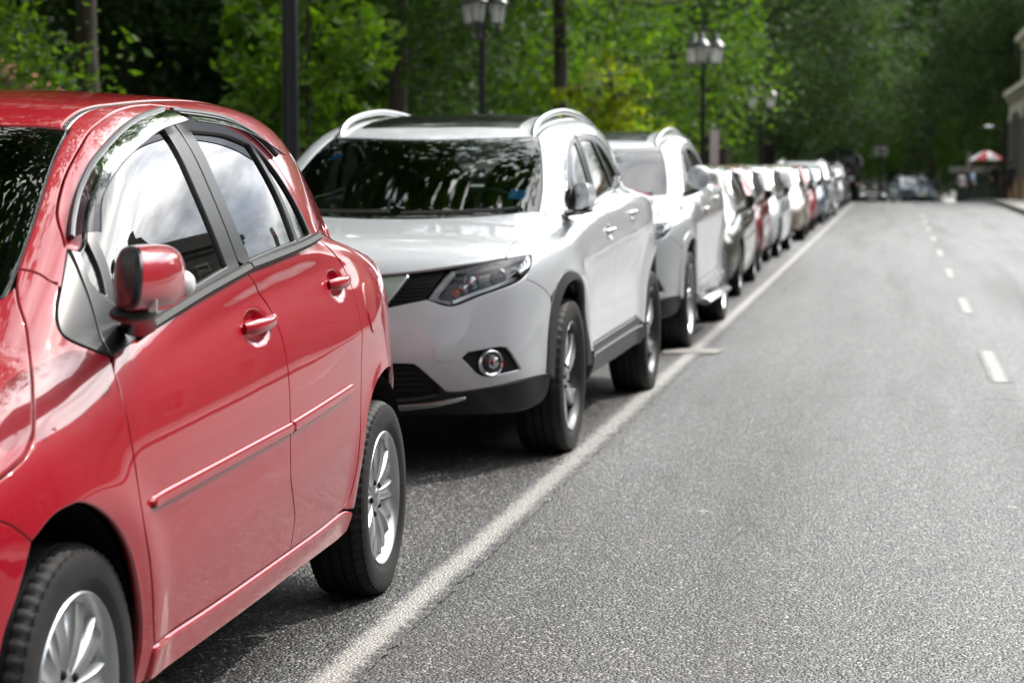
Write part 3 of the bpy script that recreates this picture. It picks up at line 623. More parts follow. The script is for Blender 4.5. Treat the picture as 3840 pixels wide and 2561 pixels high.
def tree(name, label, cat, seed, H, tr, crown_z, rad, clumps, per, size, mat, lean=(0, 0), limbs=7, group=None, droop=0., spread=.9, low=0.):
    rg = np.random.default_rng(seed); rt = empty(name, label=label, cat=cat, group=group)
    b = MB(); k = 12; ts = np.linspace(0, 1, k)
    px = lean[0]*ts**1.5+np.r_[0, np.cumsum(rg.normal(0, .04*tr/.2, k-1))]; py = lean[1]*ts**1.5+np.r_[0, np.cumsum(rg.normal(0, .04*tr/.2, k-1))]
    pts = np.c_[px, py, ts*H]; rr = tr*(1-.6*ts); rr[0] = tr*1.5; rr[1] = tr*1.08
    b.tube(pts, rr, n=12); b.obj('trunk', M['bark'], rt)
    b = MB(); cl = []
    for i in range(limbs):
        t = .45+.5*(i+.5)/limbs; p0 = np.array([np.interp(t, ts, pts[:, q]) for q in range(3)]); a = i*2.4+rg.random()*.6; l = np.array(rad)*(.55+.35*rg.random())
        p1 = p0+[math.cos(a)*l[0], math.sin(a)*l[1], l[2]*(.15+.5*rg.random())]; mid_ = (p0+p1)/2+[0, 0, -.12*l[2]]+rg.normal(0, .12, 3)
        b.tube(crom([p0, mid_, p1], 4), np.linspace(tr*.42, tr*.10, 9), n=7); cl += [p1, mid_+rg.normal(0, .3, 3)]
    b.obj('limbs', M['bark'], rt); rt.children[-1]['kind'] = 'stuff'
    c0 = np.array([lean[0]*.8, lean[1]*.8, crown_z]); d = rg.normal(0, 1, (clumps, 3)); d /= np.linalg.norm(d, axis=1, keepdims=True); r = (.25+.75*rg.random((clumps, 1))**.5)
    q = c0+d*r*np.array(rad); q[:, 2] = np.maximum(q[:, 2], crown_z-rad[2]*.85+low)
    cl = np.vstack([q, np.array(cl)]) if len(cl) else q
    V = leaves(rg, cl, per, size, np.full(len(cl), spread)*(.6+.7*rg.random(len(cl))), droop); quads_obj('crown', V, mat, rt)
    return rt
TR = {}
TR['canopy'] = tree('park_tree', 'x', 'tree', 11, 9.5, .115, 8.6, (4.9, 4.9, 3.4), 260, 80, .20, M['leaf'], spread=1.0, limbs=9)
# wooded slope far behind everything
nx_, ny_ = 90, 7; V = []
for i in range(nx_+1):
    a = math.pi*(-.18+1.36*i/nx_); 
    for j in range(ny_+1):
        r_ = 190+j*18+8*math.sin(i*1.3)+random.uniform(-5, 5); V.append((r_*.8*math.cos(a), 40+r_*math.sin(a)*.95, -2+30*(j/ny_)**.6+random.uniform(-1.6, 1.6)))
b = MB(); b.add(V, [(i*(ny_+1)+j, i*(ny_+1)+j+1, (i+1)*(ny_+1)+j+1, (i+1)*(ny_+1)+j) for i in range(nx_) for j in range(ny_)])
M['woods'] = principled('far_woods', (.02, .04, .015), 1.); noise_mix(M['woods'], (.008, .018, .008), (.035, .065, .018), .12, .35, .65)
tag(b.obj('wooded_hills', M['woods']), kind='structure')
GR = 'dark park trees standing behind the pavement'
TR['big'] = tree('park_tree', 'x', 'tree', 1, 11, .28, 9, (5.2, 5.2, 5.2), 200, 90, .22, M['leaf'], spread=1.2)
TR['dark'] = tree('park_tree', 'x', 'tree', 2, 12, .35, 8.0, (5.5, 5.5, 6.2), 260, 90, .22, M['leaf_dark'], spread=1.25, droop=.8)
TR['mid'] = tree('park_tree', 'x', 'tree', 3, 8, .16, 5.8, (3.4, 3.4, 3.6), 110, 90, .16, M['leaf'], spread=.9, droop=.3)
TR['low'] = tree('park_tree', 'x', 'tree', 4, 6, .18, 3.6, (3.6, 3.6, 3.0), 130, 90, .17, M['leaf_dark'], spread=1.0, droop=.5)
TR['bright'] = tree('park_tree', 'x', 'tree', 5, 6, .15, 4.4, (3.6, 3.6, 3.6), 120, 100, .16, M['leaf_bright'], spread=1.0, droop=.4)
TR['young'] = tree('young_tree', 'x', 'tree', 6, 4.6, .055, 3.3, (1.3, 1.3, 1.35), 34, 34, .24, M['leaf_bright'], limbs=9, spread=.42, droop=.15)
TR['yellow'] = tree('young_tree', 'x', 'tree', 8, 4.8, .10, 3.1, (1.35, 1.35, 1.1), 30, 34, .24, M['leaf_yellow'], limbs=9, spread=.40, droop=.15)
TR['great'] = tree('great_tree', 'x', 'tree', 21, 15, .55, 11.5, (6, 6, 5), 200, 90, .28, M['leaf_dark'], spread=1.5, limbs=10)
used = set()
def put(kind, x, y, sc=1, rz=None, label='', z=None, sz=None):
    r_ = TR[kind] if kind not in used else dup(TR[kind]); used.add(kind)
    r_.location = (x, y, (zr(y) if z is None else z)-.02); r_.scale = (sc, sc, sz or sc); r_.rotation_euler = (0, 0, random.uniform(0, 6.28) if rz is None else rz); r_['label'] = label
    return r_

# ================= the compact hatchback =================
G1 = [(.363,1.147),(.337,1.096),(.318,1.045),(.298,.987),(.279,.933)]
G1b = [(.279,.933),(.252,.89),(.241,.848),(.237,.80),(.238,.74),(.245,.65),(.262,.583),(.296,.51),(.325,.437),(.352,.363),(.368,.32)]
G2a = [(.368,.32),(.81,.318),(1.428,.325)]; G2b = [(1.428,.325),(1.754,.33),(1.981,.338)]
G3 = [(1.428,.325),(1.436,.406),(1.402,.457),(1.352,.532),(1.336,.644),(1.333,.754),(1.333,.87),(1.321,.939),(1.295,.977),(1.25,1.013),(1.203,1.046),(1.19,1.066)]
G3u = [(1.19,1.066),(1.155,1.09),(1.152,1.255),(1.166,1.397),(1.205,1.470)]
G4 = [(1.981,.338),(2.025,.369),(2.05,.415),(2.07,.475),(2.084,.579),(2.086,.704),(2.092,.80),(2.102,.88),(2.110,.94),(2.108,.997),(2.078,1.04),(2.01,1.08),(1.955,1.105),(1.918,1.123)]
FRM_F = [(.363,1.147),(.382,1.167),(.428,1.213),(.499,1.263),(.578,1.311),(.674,1.36),(.781,1.404),(.931,1.441),(1.076,1.461),(1.205,1.47)]
FRM_R = [(1.205,1.47),(1.319,1.465),(1.464,1.449),(1.61,1.417),(1.696,1.377),(1.774,1.319),(1.821,1.268),(1.873,1.2),(1.918,1.123)]
def hatch(name, label, cat, res, hi=True, fold=True):
    root = empty(name, label=label, cat=cat); sp = dict(RED)
    if hi:
        def dents(y, z):
            o = 0
            for cy, cz, ry, rz in ((1.172, .925, .112, .050), (1.958, .985, .096, .048)):
                q = np.sqrt(((y-cy)/ry)**2+((z-cz-.05*(y-cy))/rz)**2); o = o-.020*sstep(1., .30, q)
            # character line sinking in front of the rear arch
            o = o+.005*np.exp(-((z-.80-.045*(y-1.2))/.05)**2)*sstep(1.5, 2.05, y)*sstep(2.5, 2.2, y)
            return o
        sp['extra'] = dents
    k = Kit(sp, root, res); P = M['red']; on = k.on; s = 'side'
    low = lambda *a: on('s', *a)
    pil_low = [(.279,.933)]
    sail = [(.363,1.147),(.311,1.108),(.259,1.069),(.213,1.034),(.186,1.007),(.177,.985),(.190,.971),(.227,.954),(.279,.933)]
    archf = [(.293,.25),(.303,.306),(.299,.361),(.268,.435),(.205,.536),(.129,.606),(.043,.654),(-.036,.684),(-.093,.690),(-.17,.681),(-.25,.648)]
    def tt(*a): return on('t', *a)
    # front fender
    k.panel('front_fender', [low(sail), low(G1b), low([(.368,.32),(.36,.30),(.352,.262),(.345,.246)]), low([(.345,.246),(.31,.244),(.293,.25)]), low(archf), low([(-.25,.648),(-.282,.673),(-.331,.698),(-.47,.73)]), tt([(.74,-.44),(.79,-.33),(.806,-.22),(.803,-.165),(.792,-.126),(.744,-.02),(.701,.068)]), tt([(.701,.068),(.672,.12),(.64,.16),(.618,.20)]), tt([(.618,.20),(.604,.241)]), tt([(.604,.241),(.627,.252),(.648,.258),(.668,.26),(.684,.275),(.688,.33)])], (78, 22), P)
    fd_hole = [low([(.44,1.045),(.72,1.034),(1.118,1.074)], False), low([(1.118,1.074),(1.108,1.255),(1.12,1.41)]), low([(1.12,1.41),(1.0,1.402),(.85,1.366),(.69,1.314),(.578,1.262),(.478,1.2),(.425,1.155)]), low([(.425,1.155),(.40,1.10),(.37,1.055)]), low([(.37,1.055),(.31,.96),(.33,.955),(.56,.987),(1.15,1.068)],False)][:4]
    body_f = [low(G1), low(G1b), low(G2a), low(G3), low([(1.19,1.066),(.557,.984),(.313,.944),(.279,.933)], False)]
    door = k.panel('front_door', [low([(.30,.937),(.262,.91),(.252,.89),(.241,.848),(.237,.80),(.238,.74),(.245,.65),(.262,.583),(.296,.51),(.325,.437),(.352,.363),(.368,.32)]), low(G2a), low(G3), low([(1.19,1.066),(.86,1.026),(.557,.981),(.30,.937)])], s, P, refine=[(1.172,.925,.14,.009)] if hi else ())
    rdoor = k.panel('rear_door', [low(G3[::-1]), low(G2b), low(G4), low([(1.918,1.119),(1.55,1.094),(1.19,1.066)])][0:0]+[low(G3), low([(1.19,1.066),(1.55,1.094),(1.918,1.119)]), low(G4[::-1]), low(G2b[::-1])], s, P, refine=[(1.958,.985,.125,.009)] if hi else ())
    # painted window frames of the doors
    fi = [(1.168,1.445),(1.08,1.437),(.931,1.413),(.79,1.376),(.69,1.33),(.597,1.282),(.52,1.236),(.452,1.187),(.41,1.152)]
    k.panel('door_frame', [low(FRM_F), low([(1.205,1.47),(1.195,1.447),(1.168,1.445)], False), low(fi), low([(.41,1.152),(.385,1.14),(.363,1.147)], False)], 'rail', P, door, gap=.0018, res=res*.8)
    ri = [(1.215,1.447),(1.319,1.442),(1.45,1.428),(1.58,1.398),(1.665,1.358),(1.74,1.302),(1.79,1.248),(1.84,1.185),(1.872,1.13)]
    k.panel('door_frame', [low(FRM_R), low([(1.918,1.123),(1.9,1.118),(1.872,1.13)], False), low(ri[::-1]), low([(1.215,1.447),(1.205,1.47)], False)], 'rail', P, rdoor, gap=.0018, res=res*.8)
    # black window surrounds with the panes set in
    dl_f = [low(G1[:1]+[(.385,1.14),(.41,1.152)], False), low(fi[::-1]), low([(1.168,1.445),(1.158,1.43)], False), low([(1.158,1.43),(1.15,1.255),(1.152,1.085)]), low([(1.152,1.072),(.86,1.03),(.557,.987),(.33,.945),(.285,.937)]), low(G1[::-1])]
    hf = [low([(1.078,1.405),(1.066,1.255),(1.07,1.10),(1.072,1.078)]), low([(1.072,1.078),(.72,1.034),(.425,1.045)]), low([(.425,1.045),(.452,1.11),(.47,1.178)]), low([(.47,1.178),(.55,1.24),(.66,1.297),(.79,1.348),(.94,1.389),(1.078,1.405)])]
    hq = [low([(.385,1.143),(.43,1.165)], False), low([(.43,1.165),(.412,1.10),(.389,1.05)]), low([(.389,1.05),(.35,1.062),(.385,1.143)], False)]
    k.panel('window_surround', dl_f, s, M['plastic'], door, off=.0015, holes=[hf, hq], gap=.0005, res=res)
    k.panel('door_window', hf, s, M['glass'], door, off=-.007, gap=-.003, depth=.004)
    k.panel('quarter_window', hq, s, M['glass'], door, off=-.007, gap=-.003, depth=.004)
    dl_r = [low([(1.158,1.085),(1.157,1.255),(1.170,1.43),(1.215,1.447)]), low(ri), low([(1.872,1.13),(1.9,1.118),(1.55,1.092),(1.2,1.072),(1.158,1.085)], False)]
    hr = [low([(1.232,1.405),(1.222,1.25),(1.238,1.088)]), low([(1.238,1.088),(1.45,1.106),(1.655,1.12)]), low([(1.655,1.12),(1.648,1.24),(1.60,1.374)]), low([(1.60,1.374),(1.45,1.398),(1.232,1.405)])]
    hq2 = [low([(1.632,1.364),(1.682,1.25),(1.69,1.121)]), low([(1.69,1.121),(1.838,1.130)], False), low([(1.838,1.13),(1.80,1.215),(1.755,1.275),(1.70,1.325),(1.632,1.364)])]
    k.panel('window_surround', dl_r, s, M['plastic'], rdoor, off=.0015, holes=[hr, hq2], gap=.0005, res=res)
    k.panel('door_window', hr, s, M['glass'], rdoor, off=-.007, gap=-.003, depth=.004)
    k.panel('quarter_window', hq2, s, M['glass'], rdoor, off=-.007, gap=-.003, depth=.004)
    # sail: black corner piece at the foot of the windscreen pillar
    k.panel('mirror_sail', [low(sail), low([(.279,.933),(.298,.987),(.318,1.045),(.337,1.096),(.363,1.147)])], (78, 22), M['plastic'], off=.002, gap=.0012)
    k.panel('mirror_sail', [low([(.279,.930),(.43,.958)],False), low([(.43,.958),(.42,.985),(.41,1.03)]), low([(.41,1.03),(.37,1.05),(.352,1.085),(.385,1.14),(.368,1.147)],False), low([(.363,1.147),(.337,1.096),(.318,1.045),(.298,.987),(.279,.933)])], s, M['plastic'], door, off=.004, gap=.0012)
    # belt mouldings
    k.strip('belt_moulding', low([(.43,.960),(.557,.981),(.86,1.026),(1.195,1.067)]), .026, M['rubber'], door, .006); k.strip('belt_highlight_strip', low([(.44,.969),(.557,.987),(.86,1.033),(1.195,1.075)]), .012, M['satin'], door, .012) if 0 else None
    k.strip('belt_moulding', low([(1.204,1.069),(1.5,1.09),(1.915,1.119)]), .026, M['rubber'], rdoor, .006)
    # pillar, roof rail and rear pillar
    strip_o = [(.515,.739),(.509,.794),(.505,.883),(.509,.98),(.516,1.07),(.522,1.4),(.518,1.8),(.505,2.2),(.485,2.55),(.47,2.70)]
    rear_l = [(2.70,1.405),(2.80,1.32),(2.86,1.22),(2.885,1.168)]
    railp = [tt([(.684,.275),(.668,.26),(.648,.258),(.627,.252),(.604,.241)]), tt([(.604,.241),(.582,.38),(.549,.551),(.530,.662),(.523,.734)]), tt(strip_o), low(rear_l[1:]), low([(2.885,1.168),(2.5,1.155),(2.1,1.14),(1.918,1.123)]), low(FRM_R[::-1]), low(FRM_F[::-1])]
    k.panel('roof_pillar', railp, 'rail', P, res=res*.8)
    inner = [(x-.014, y) for x, y in strip_o]
    k.panel('roof_seam_strip', [tt(strip_o), tt([(.456,2.70),(.456,2.70)],False), tt(inner[::-1])], 'top', M['satin'], off=-.002, gap=0)
    ctop = [(-.509,.727),(-.454,.709),(-.374,.688),(-.2,.655),(0,.64),(.2,.655),(.374,.688),(.454,.709),(.509,.727)]
    k.panel('roof', [tt(ctop), tt(inner), tt([(.456,2.70),(.25,2.74),(0,2.755),(-.25,2.74),(-.456,2.70)]), tt([(-x, y) for x, y in inner[::-1]])], 'top', P, mirror=False, res=res*1.6)
    base = [(.61,.16),(.5,.07),(.3,-.02),(0,-.06),(-.3,-.02),(-.5,.07),(-.61,.16)]
    side_w = [(.519,.727),(.530,.655),(.549,.545),(.582,.375),(.603,.236),(.61,.16)]
    wsl = [tt([(-x, y) for x, y in side_w[::-1]]), tt([(-.519,.727)]+ctop[1:-1]+[(.519,.727)]), tt(side_w), tt(base)]
    k.panel('windscreen', wsl, 'screen', M['screen'], mirror=False, off=-.003, depth=.006, res=res*1.6)
    shr = lambda p: [(x*.90, y+(.06 if y < .3 else (-.035 if y > .65 else 0))) for x, y in p]
    wsi = [tt([(-x, y) for x, y in shr(side_w)[::-1]]), tt(shr([(-.519,.727)]+ctop[1:-1]+[(.519,.727)])), tt(shr(side_w)), tt(shr(base))]
    k.panel('windscreen_border', wsl, 'screen', M['gloss'], mirror=False, off=-.010, depth=.004, gap=.001, holes=[wsi], res=res*1.6)
    for x0, x1 in ((.50, .02), (-.05, -.52)):
        b = MB(); pts = on('t', [(x0+(x1-x0)*t, .17+.35*(x0+(x1-x0)*t)**2-.08*t+.02) for t in np.linspace(0, 1, 9)], False); Nw = grad(k.g, pts); b.tube(pts+Nw*.012, .006, n=5); b.tube(pts+Nw*.022, .004, n=5); b.obj('wiper', M['rubber'], root)
    # bonnet
    hoodside = [(.618,.20),(.64,.16),(.672,.12),(.701,.068),(.744,-.02),(.792,-.126),(.803,-.165)]
    k.panel('bonnet', [tt(hoodside), tt([(.803,-.165),(.806,-.22),(.79,-.33),(.74,-.44),(.55,-.60),(.25,-.69),(0,-.70)]), tt([(0,-.70),(-.25,-.69),(-.55,-.60),(-.74,-.44),(-.79,-.33),(-.806,-.22),(-.803,-.165)]), tt([(-x, y) for x, y in hoodside[::-1]]), tt([(-x, y) for x, y in base][0:0]+[(-.61,.155),(-.5,.065),(-.3,-.025),(0,-.065),(.3,-.025),(.5,.065),(.61,.155)])], (0, 70), P, mirror=False, res=res*1.5)
    # nose, lamps and bumpers
    nose = [low([(-.25,.648),(-.31,.56),(-.352,.50),(-.375,.42),(-.38,.30),(-.37,.24)]), low([(-.37,.24),(-.5,.225)]), on('f', [(.45,.225),(0,.225)]), on('f', [(0,.225),(0,.62)]), on('f', [(0,.62),(.30,.62),(.52,.60)]), low([(-.47,.64),(-.47,.73)], False), low([(-.47,.73),(-.331,.698),(-.282,.673),(-.25,.648)])]
    k.panel('front_bumper', nose, 'corner', P)
    k.panel('headlight', [on('f', [(.42,.62),(.52,.61)]), low([(-.48,.64),(-.48,.765)]), on('f', [(.60,.76),(.42,.74)]), on('f', [(.42,.74),(.36,.68),(.42,.62)])], 'corner', M['lamp_white'], off=.001)
    k.panel('lower_grille', [on('f', [(-.4,.30),(.4,.30),(.46,.45),(-.46,.45),(-.4,.30)], False)], 'front', M['plastic'], mirror=False, off=.004)
    k.panel('upper_grille', [on('f', [(-.36,.64),(.36,.64),(.40,.71),(-.40,.71),(-.36,.64)], False)], 'front', M['plastic'], mirror=False, off=.002)
    k.panel('number_plate', [on('f', [(-.25,.47),(.25,.47),(.25,.59),(-.25,.59)], False)], 'front', M['plate'], mirror=False, off=.012)
    archr = [(2.105,.36),(2.113,.43),(2.124,.51),(2.15,.585),(2.205,.64),(2.28,.678),(2.37,.696),(2.46,.700),(2.55,.690),(2.64,.658),(2.72,.60),(2.78,.52),(2.815,.43),(2.83,.33)]
    q = [low(G4), low([(1.918,1.123),(2.1,1.14),(2.5,1.155),(2.885,1.168)]), low([(2.885,1.168),(2.90,1.05),(2.885,.95)]), low([(2.885,.95),(2.86,.80),(2.84,.66),(2.82,.58)]), low([(2.82,.58),(2.74,.59)],False), low([(2.74,.59),(2.64,.658),(2.55,.690),(2.46,.70),(2.37,.696),(2.28,.678),(2.205,.64),(2.15,.585),(2.124,.51),(2.113,.43),(2.105,.36),(2.072,.325)]), low([(2.068,.325),(1.981,.338)], False)]
    k.panel('rear_quarter', q, (84, 8), P)
    fl = [(2.262+.050*math.cos(t)+.012*math.sin(t), .900+.074*math.sin(t)) for t in np.linspace(0, 2*math.pi, 24, endpoint=False)]
    k.panel('fuel_flap', [low(fl, False)], s, P, off=.0035, gap=0, mirror=False)
    k.panel('rear_bumper', [low([(2.74,.59),(2.79,.51),(2.815,.43),(2.83,.33),(2.83,.26)]), on('r', [(.70,.24),(0,.24)]), on('r', [(0,.24),(0,.62)]), on('r', [(0,.62),(.68,.60)]), low([(2.82,.58),(2.74,.59)], False)], (140, 5), P)
    k.panel('tail_light', [low([(2.885,1.168),(2.90,1.05),(2.885,.95),(2.86,.80)]), on('r', [(.66,.78),(.60,.95),(.58,1.12)])], (140, 5), M['lamp_red'], off=.003)
    k.panel('tailgate', [on('r', [(-.56,1.10),(-.64,.80),(-.66,.62),(0,.62),(.66,.62),(.64,.80),(.56,1.10)], False)], 'rear', P, mirror=False)
    k.panel('rear_window', [on('t', [(-.44,2.715),(0,2.77),(.44,2.715)]), on('r', [(.56,1.12),(0,1.12),(-.56,1.12)])], 'hatch', M['glass'], mirror=False, res=.06)
    # sill with a sharp bright upper edge, and the door mouldings
    k.panel('sill', [low([(.362,.314),(.81,.312),(1.424,.319),(1.754,.324),(1.981,.331),(2.05,.322)]), low([(2.05,.322),(2.04,.29),(2.02,.262),(1.95,.252)]), low([(1.95,.252),(1.5,.25),(1.15,.243),(.35,.238)]), low([(.35,.238),(.362,.314)], False)], s, P, off=.008, bev=(.006, .006), depth=.03)
    bar = lambda ya, za, yb, zb, hw: [low([(ya, za+hw*.3),(ya+.012, za+hw*.9),(ya+.03, za+hw)]), low([(ya+.03, za+hw),(yb, zb+hw)], False), low([(yb, zb-hw),(ya+.03, za-hw)], False), low([(ya+.03, za-hw),(ya+.012, za-hw*.9),(ya, za-hw*.3)])]
    k.panel('door_moulding', bar(.315, .627, 1.337, .656, .0135), s, P, door, off=.012, bev=(.007, .007), depth=.013, gap=0, res=.011)
    k.panel('door_moulding', [low([(1.346,.671),(1.6,.684),(1.95,.703)]), low([(1.95,.703),(1.978,.698),(1.985,.690),(1.972,.680),(1.945,.674)]), low([(1.945,.674),(1.6,.655),(1.346,.642)])], s, P, rdoor, off=.012, bev=(.007, .007), depth=.013, gap=0, res=.011)
    # handles
    for (y0, z0, y1, z1, par) in ((1.06, .928, 1.296, .936, door), (1.872, .988, 2.058, .995, rdoor)):
        ys = np.linspace(0, 1, 9); line = low([(y0+(y1-y0)*t, z0+(z1-z0)*t) for t in ys], False)
        base_x = max(line[0, 0], line[-1, 0])
        for mm in (1, -1):
            b = MB(); pts = [((base_x+.004+.019*math.sin(math.pi*min(1, max(0, t*1.0)))**.45)*mm, line[i, 1], line[i, 2]) for i, t in enumerate(ys)]
            b.tube(pts, [.013, .017, .018, .018, .0175, .017, .0165, .016, .012], n=12, flat=.62, up=(1, 0, 0)); b.obj('door_handle', P, par)
    # smoked rain visors over the side windows
    for mm in (1, -1):
        for (top, bot, par) in (([(.392,1.165),(.452,1.21),(.546,1.271),(.663,1.331),(.818,1.387),(.982,1.425),(1.185,1.452)], [(.452,1.158),(.535,1.225),(.65,1.283),(.765,1.325),(.850,1.350),(.985,1.380),(1.185,1.404)], door), ([(1.225,1.450),(1.394,1.446),(1.52,1.438),(1.63,1.415),(1.715,1.385),(1.785,1.345)], [(1.232,1.404),(1.40,1.398),(1.52,1.388),(1.62,1.373),(1.705,1.352),(1.780,1.335)], rdoor)):
            a = low(top); c = low(bot); n = min(len(a), len(c)); a = a[np.linspace(0, len(a)-1, n).astype(int)]; c = c[np.linspace(0, len(c)-1, n).astype(int)]
            V = []; nn = 6
            for i in range(n):
                Na = grad(k.g, a[i:i+1])[0]; up = a[i]+Na*.008; dn = c[i]+Na*.030
                for j in range(nn): t = j/(nn-1); p = up*(1-t)+dn*t+Na*.005*math.sin(math.pi*t*.9); V.append((p[0]*mm, p[1], p[2]))
            F = [(i*nn+j, (i+1)*nn+j, (i+1)*nn+j+1, i*nn+j+1) for i in range(n-1) for j in range(nn-1)]
            meshobj('rain_visor', V, F, M['visor'], par)
            b = MB(); b.tube([(p[0]*mm, p[1], p[2]) for p in (a+grad(k.g, a)*.008)], .0075, n=8); b.obj('visor_strip', M['stripm'], par)
            b = MB(); b.tube([V[i*nn+nn-1] for i in range(n)], .0022, n=5); b.obj('visor_edge', M['rubber'], par)
    # folded or open mirrors
    for mm in (1, -1):
        mr = bpy.data.objects.new('door_mirror', None); link(mr, root); mr.scale = (1, 1, 1)
        ny, na = 22, 28; V = []; F = []
        for i in range(ny+1):
            t = i/ny; y = .075+.285*t; e = (max(0, 1-abs(2*t-.86)**3.2/(1.14**3.2 if t > .43 else .86**3.2)))**.42 if t > .43 else (.93+.07*math.sin(math.pi*t/.86))
            cz = 1.100-.012*t; hz = .069*e+.001; hx = .062*e*(1-.25*t)+.001; cx = .905+.012*math.sin(t*3)-.02*t
            for j in range(na):
                a = 2*math.pi*j/na; c, s_ = math.cos(a), math.sin(a)
                V.append(((cx+hx*math.copysign(abs(c)**.8, c))*mm, y-.085*c*(1-t)**1.5+(.02*s_*(1-t)), cz+hz*math.copysign(abs(s_)**.75, s_)*(1.0 if s_ > 0 else .88)))
        F = [(i*na+j, (i+1)*na+j, (i+1)*na+(j+1) % na, i*na+(j+1) % na) for i in range(ny) for j in range(na)]+[tuple(range(ny*na, ny*na+na))]
        b = MB(); b.add(V, F); b.obj('mirror_cap', P, mr, sharp=60)
        ring = V[:na]; c0 = np.mean(ring, 0); b = MB(); V2 = []
        for q, dy in ((1.0, .002), (.97, -.012), (.80, -.030), (.4, -.038)): V2 += [tuple(c0+(np.array(v)-c0)*q+np.array([0, dy, 0])) for v in ring]
        b.add(V2, [(i*na+j, (i+1)*na+j, (i+1)*na+(j+1) % na, i*na+(j+1) % na) for i in range(3) for j in range(na)]+[tuple(range(3*na, 4*na))]); b.obj('mirror_housing', M['plastic'], mr)
        b = MB(); b.tube([(.80*mm, .40, .985), (.84*mm, .30, 1.005), (.885*mm, .18, 1.02), (.90*mm, .10, 1.035)], [.040, .032, .030, .030], n=12, flat=.55); b.ell((.895*mm, .12, 1.035), (.045, .065, .022)); b.obj('mirror_foot', M['plastic'], mr)
        b = MB(); b.ell((.918*mm, .335, 1.078), (.030, .036, .030), 14, 10); b.obj('mirror_indicator', M['lamp_white'], mr)
    if hi:
        mb = MB(); mb.box((.955, .068, 1.052), (.016, .003, .024)); mb.obj('mirror_label', M['paper'], root)
    for y in (0, 2.46): well(k, y-(.03 if y == 0 else 0), .30, .375)
    cabin(k, -.3, 2.75, .26, .98, [(.36, .95), (-.36, .95), (.3, 1.85), (-.3, 1.85)])
    for y in (0, 2.46):
        for sd_ in (1, -1): wheel(root, .735, y, .297, .301, .185, .198, 'ten', sd_, seg=60 if hi else 20)
    return root
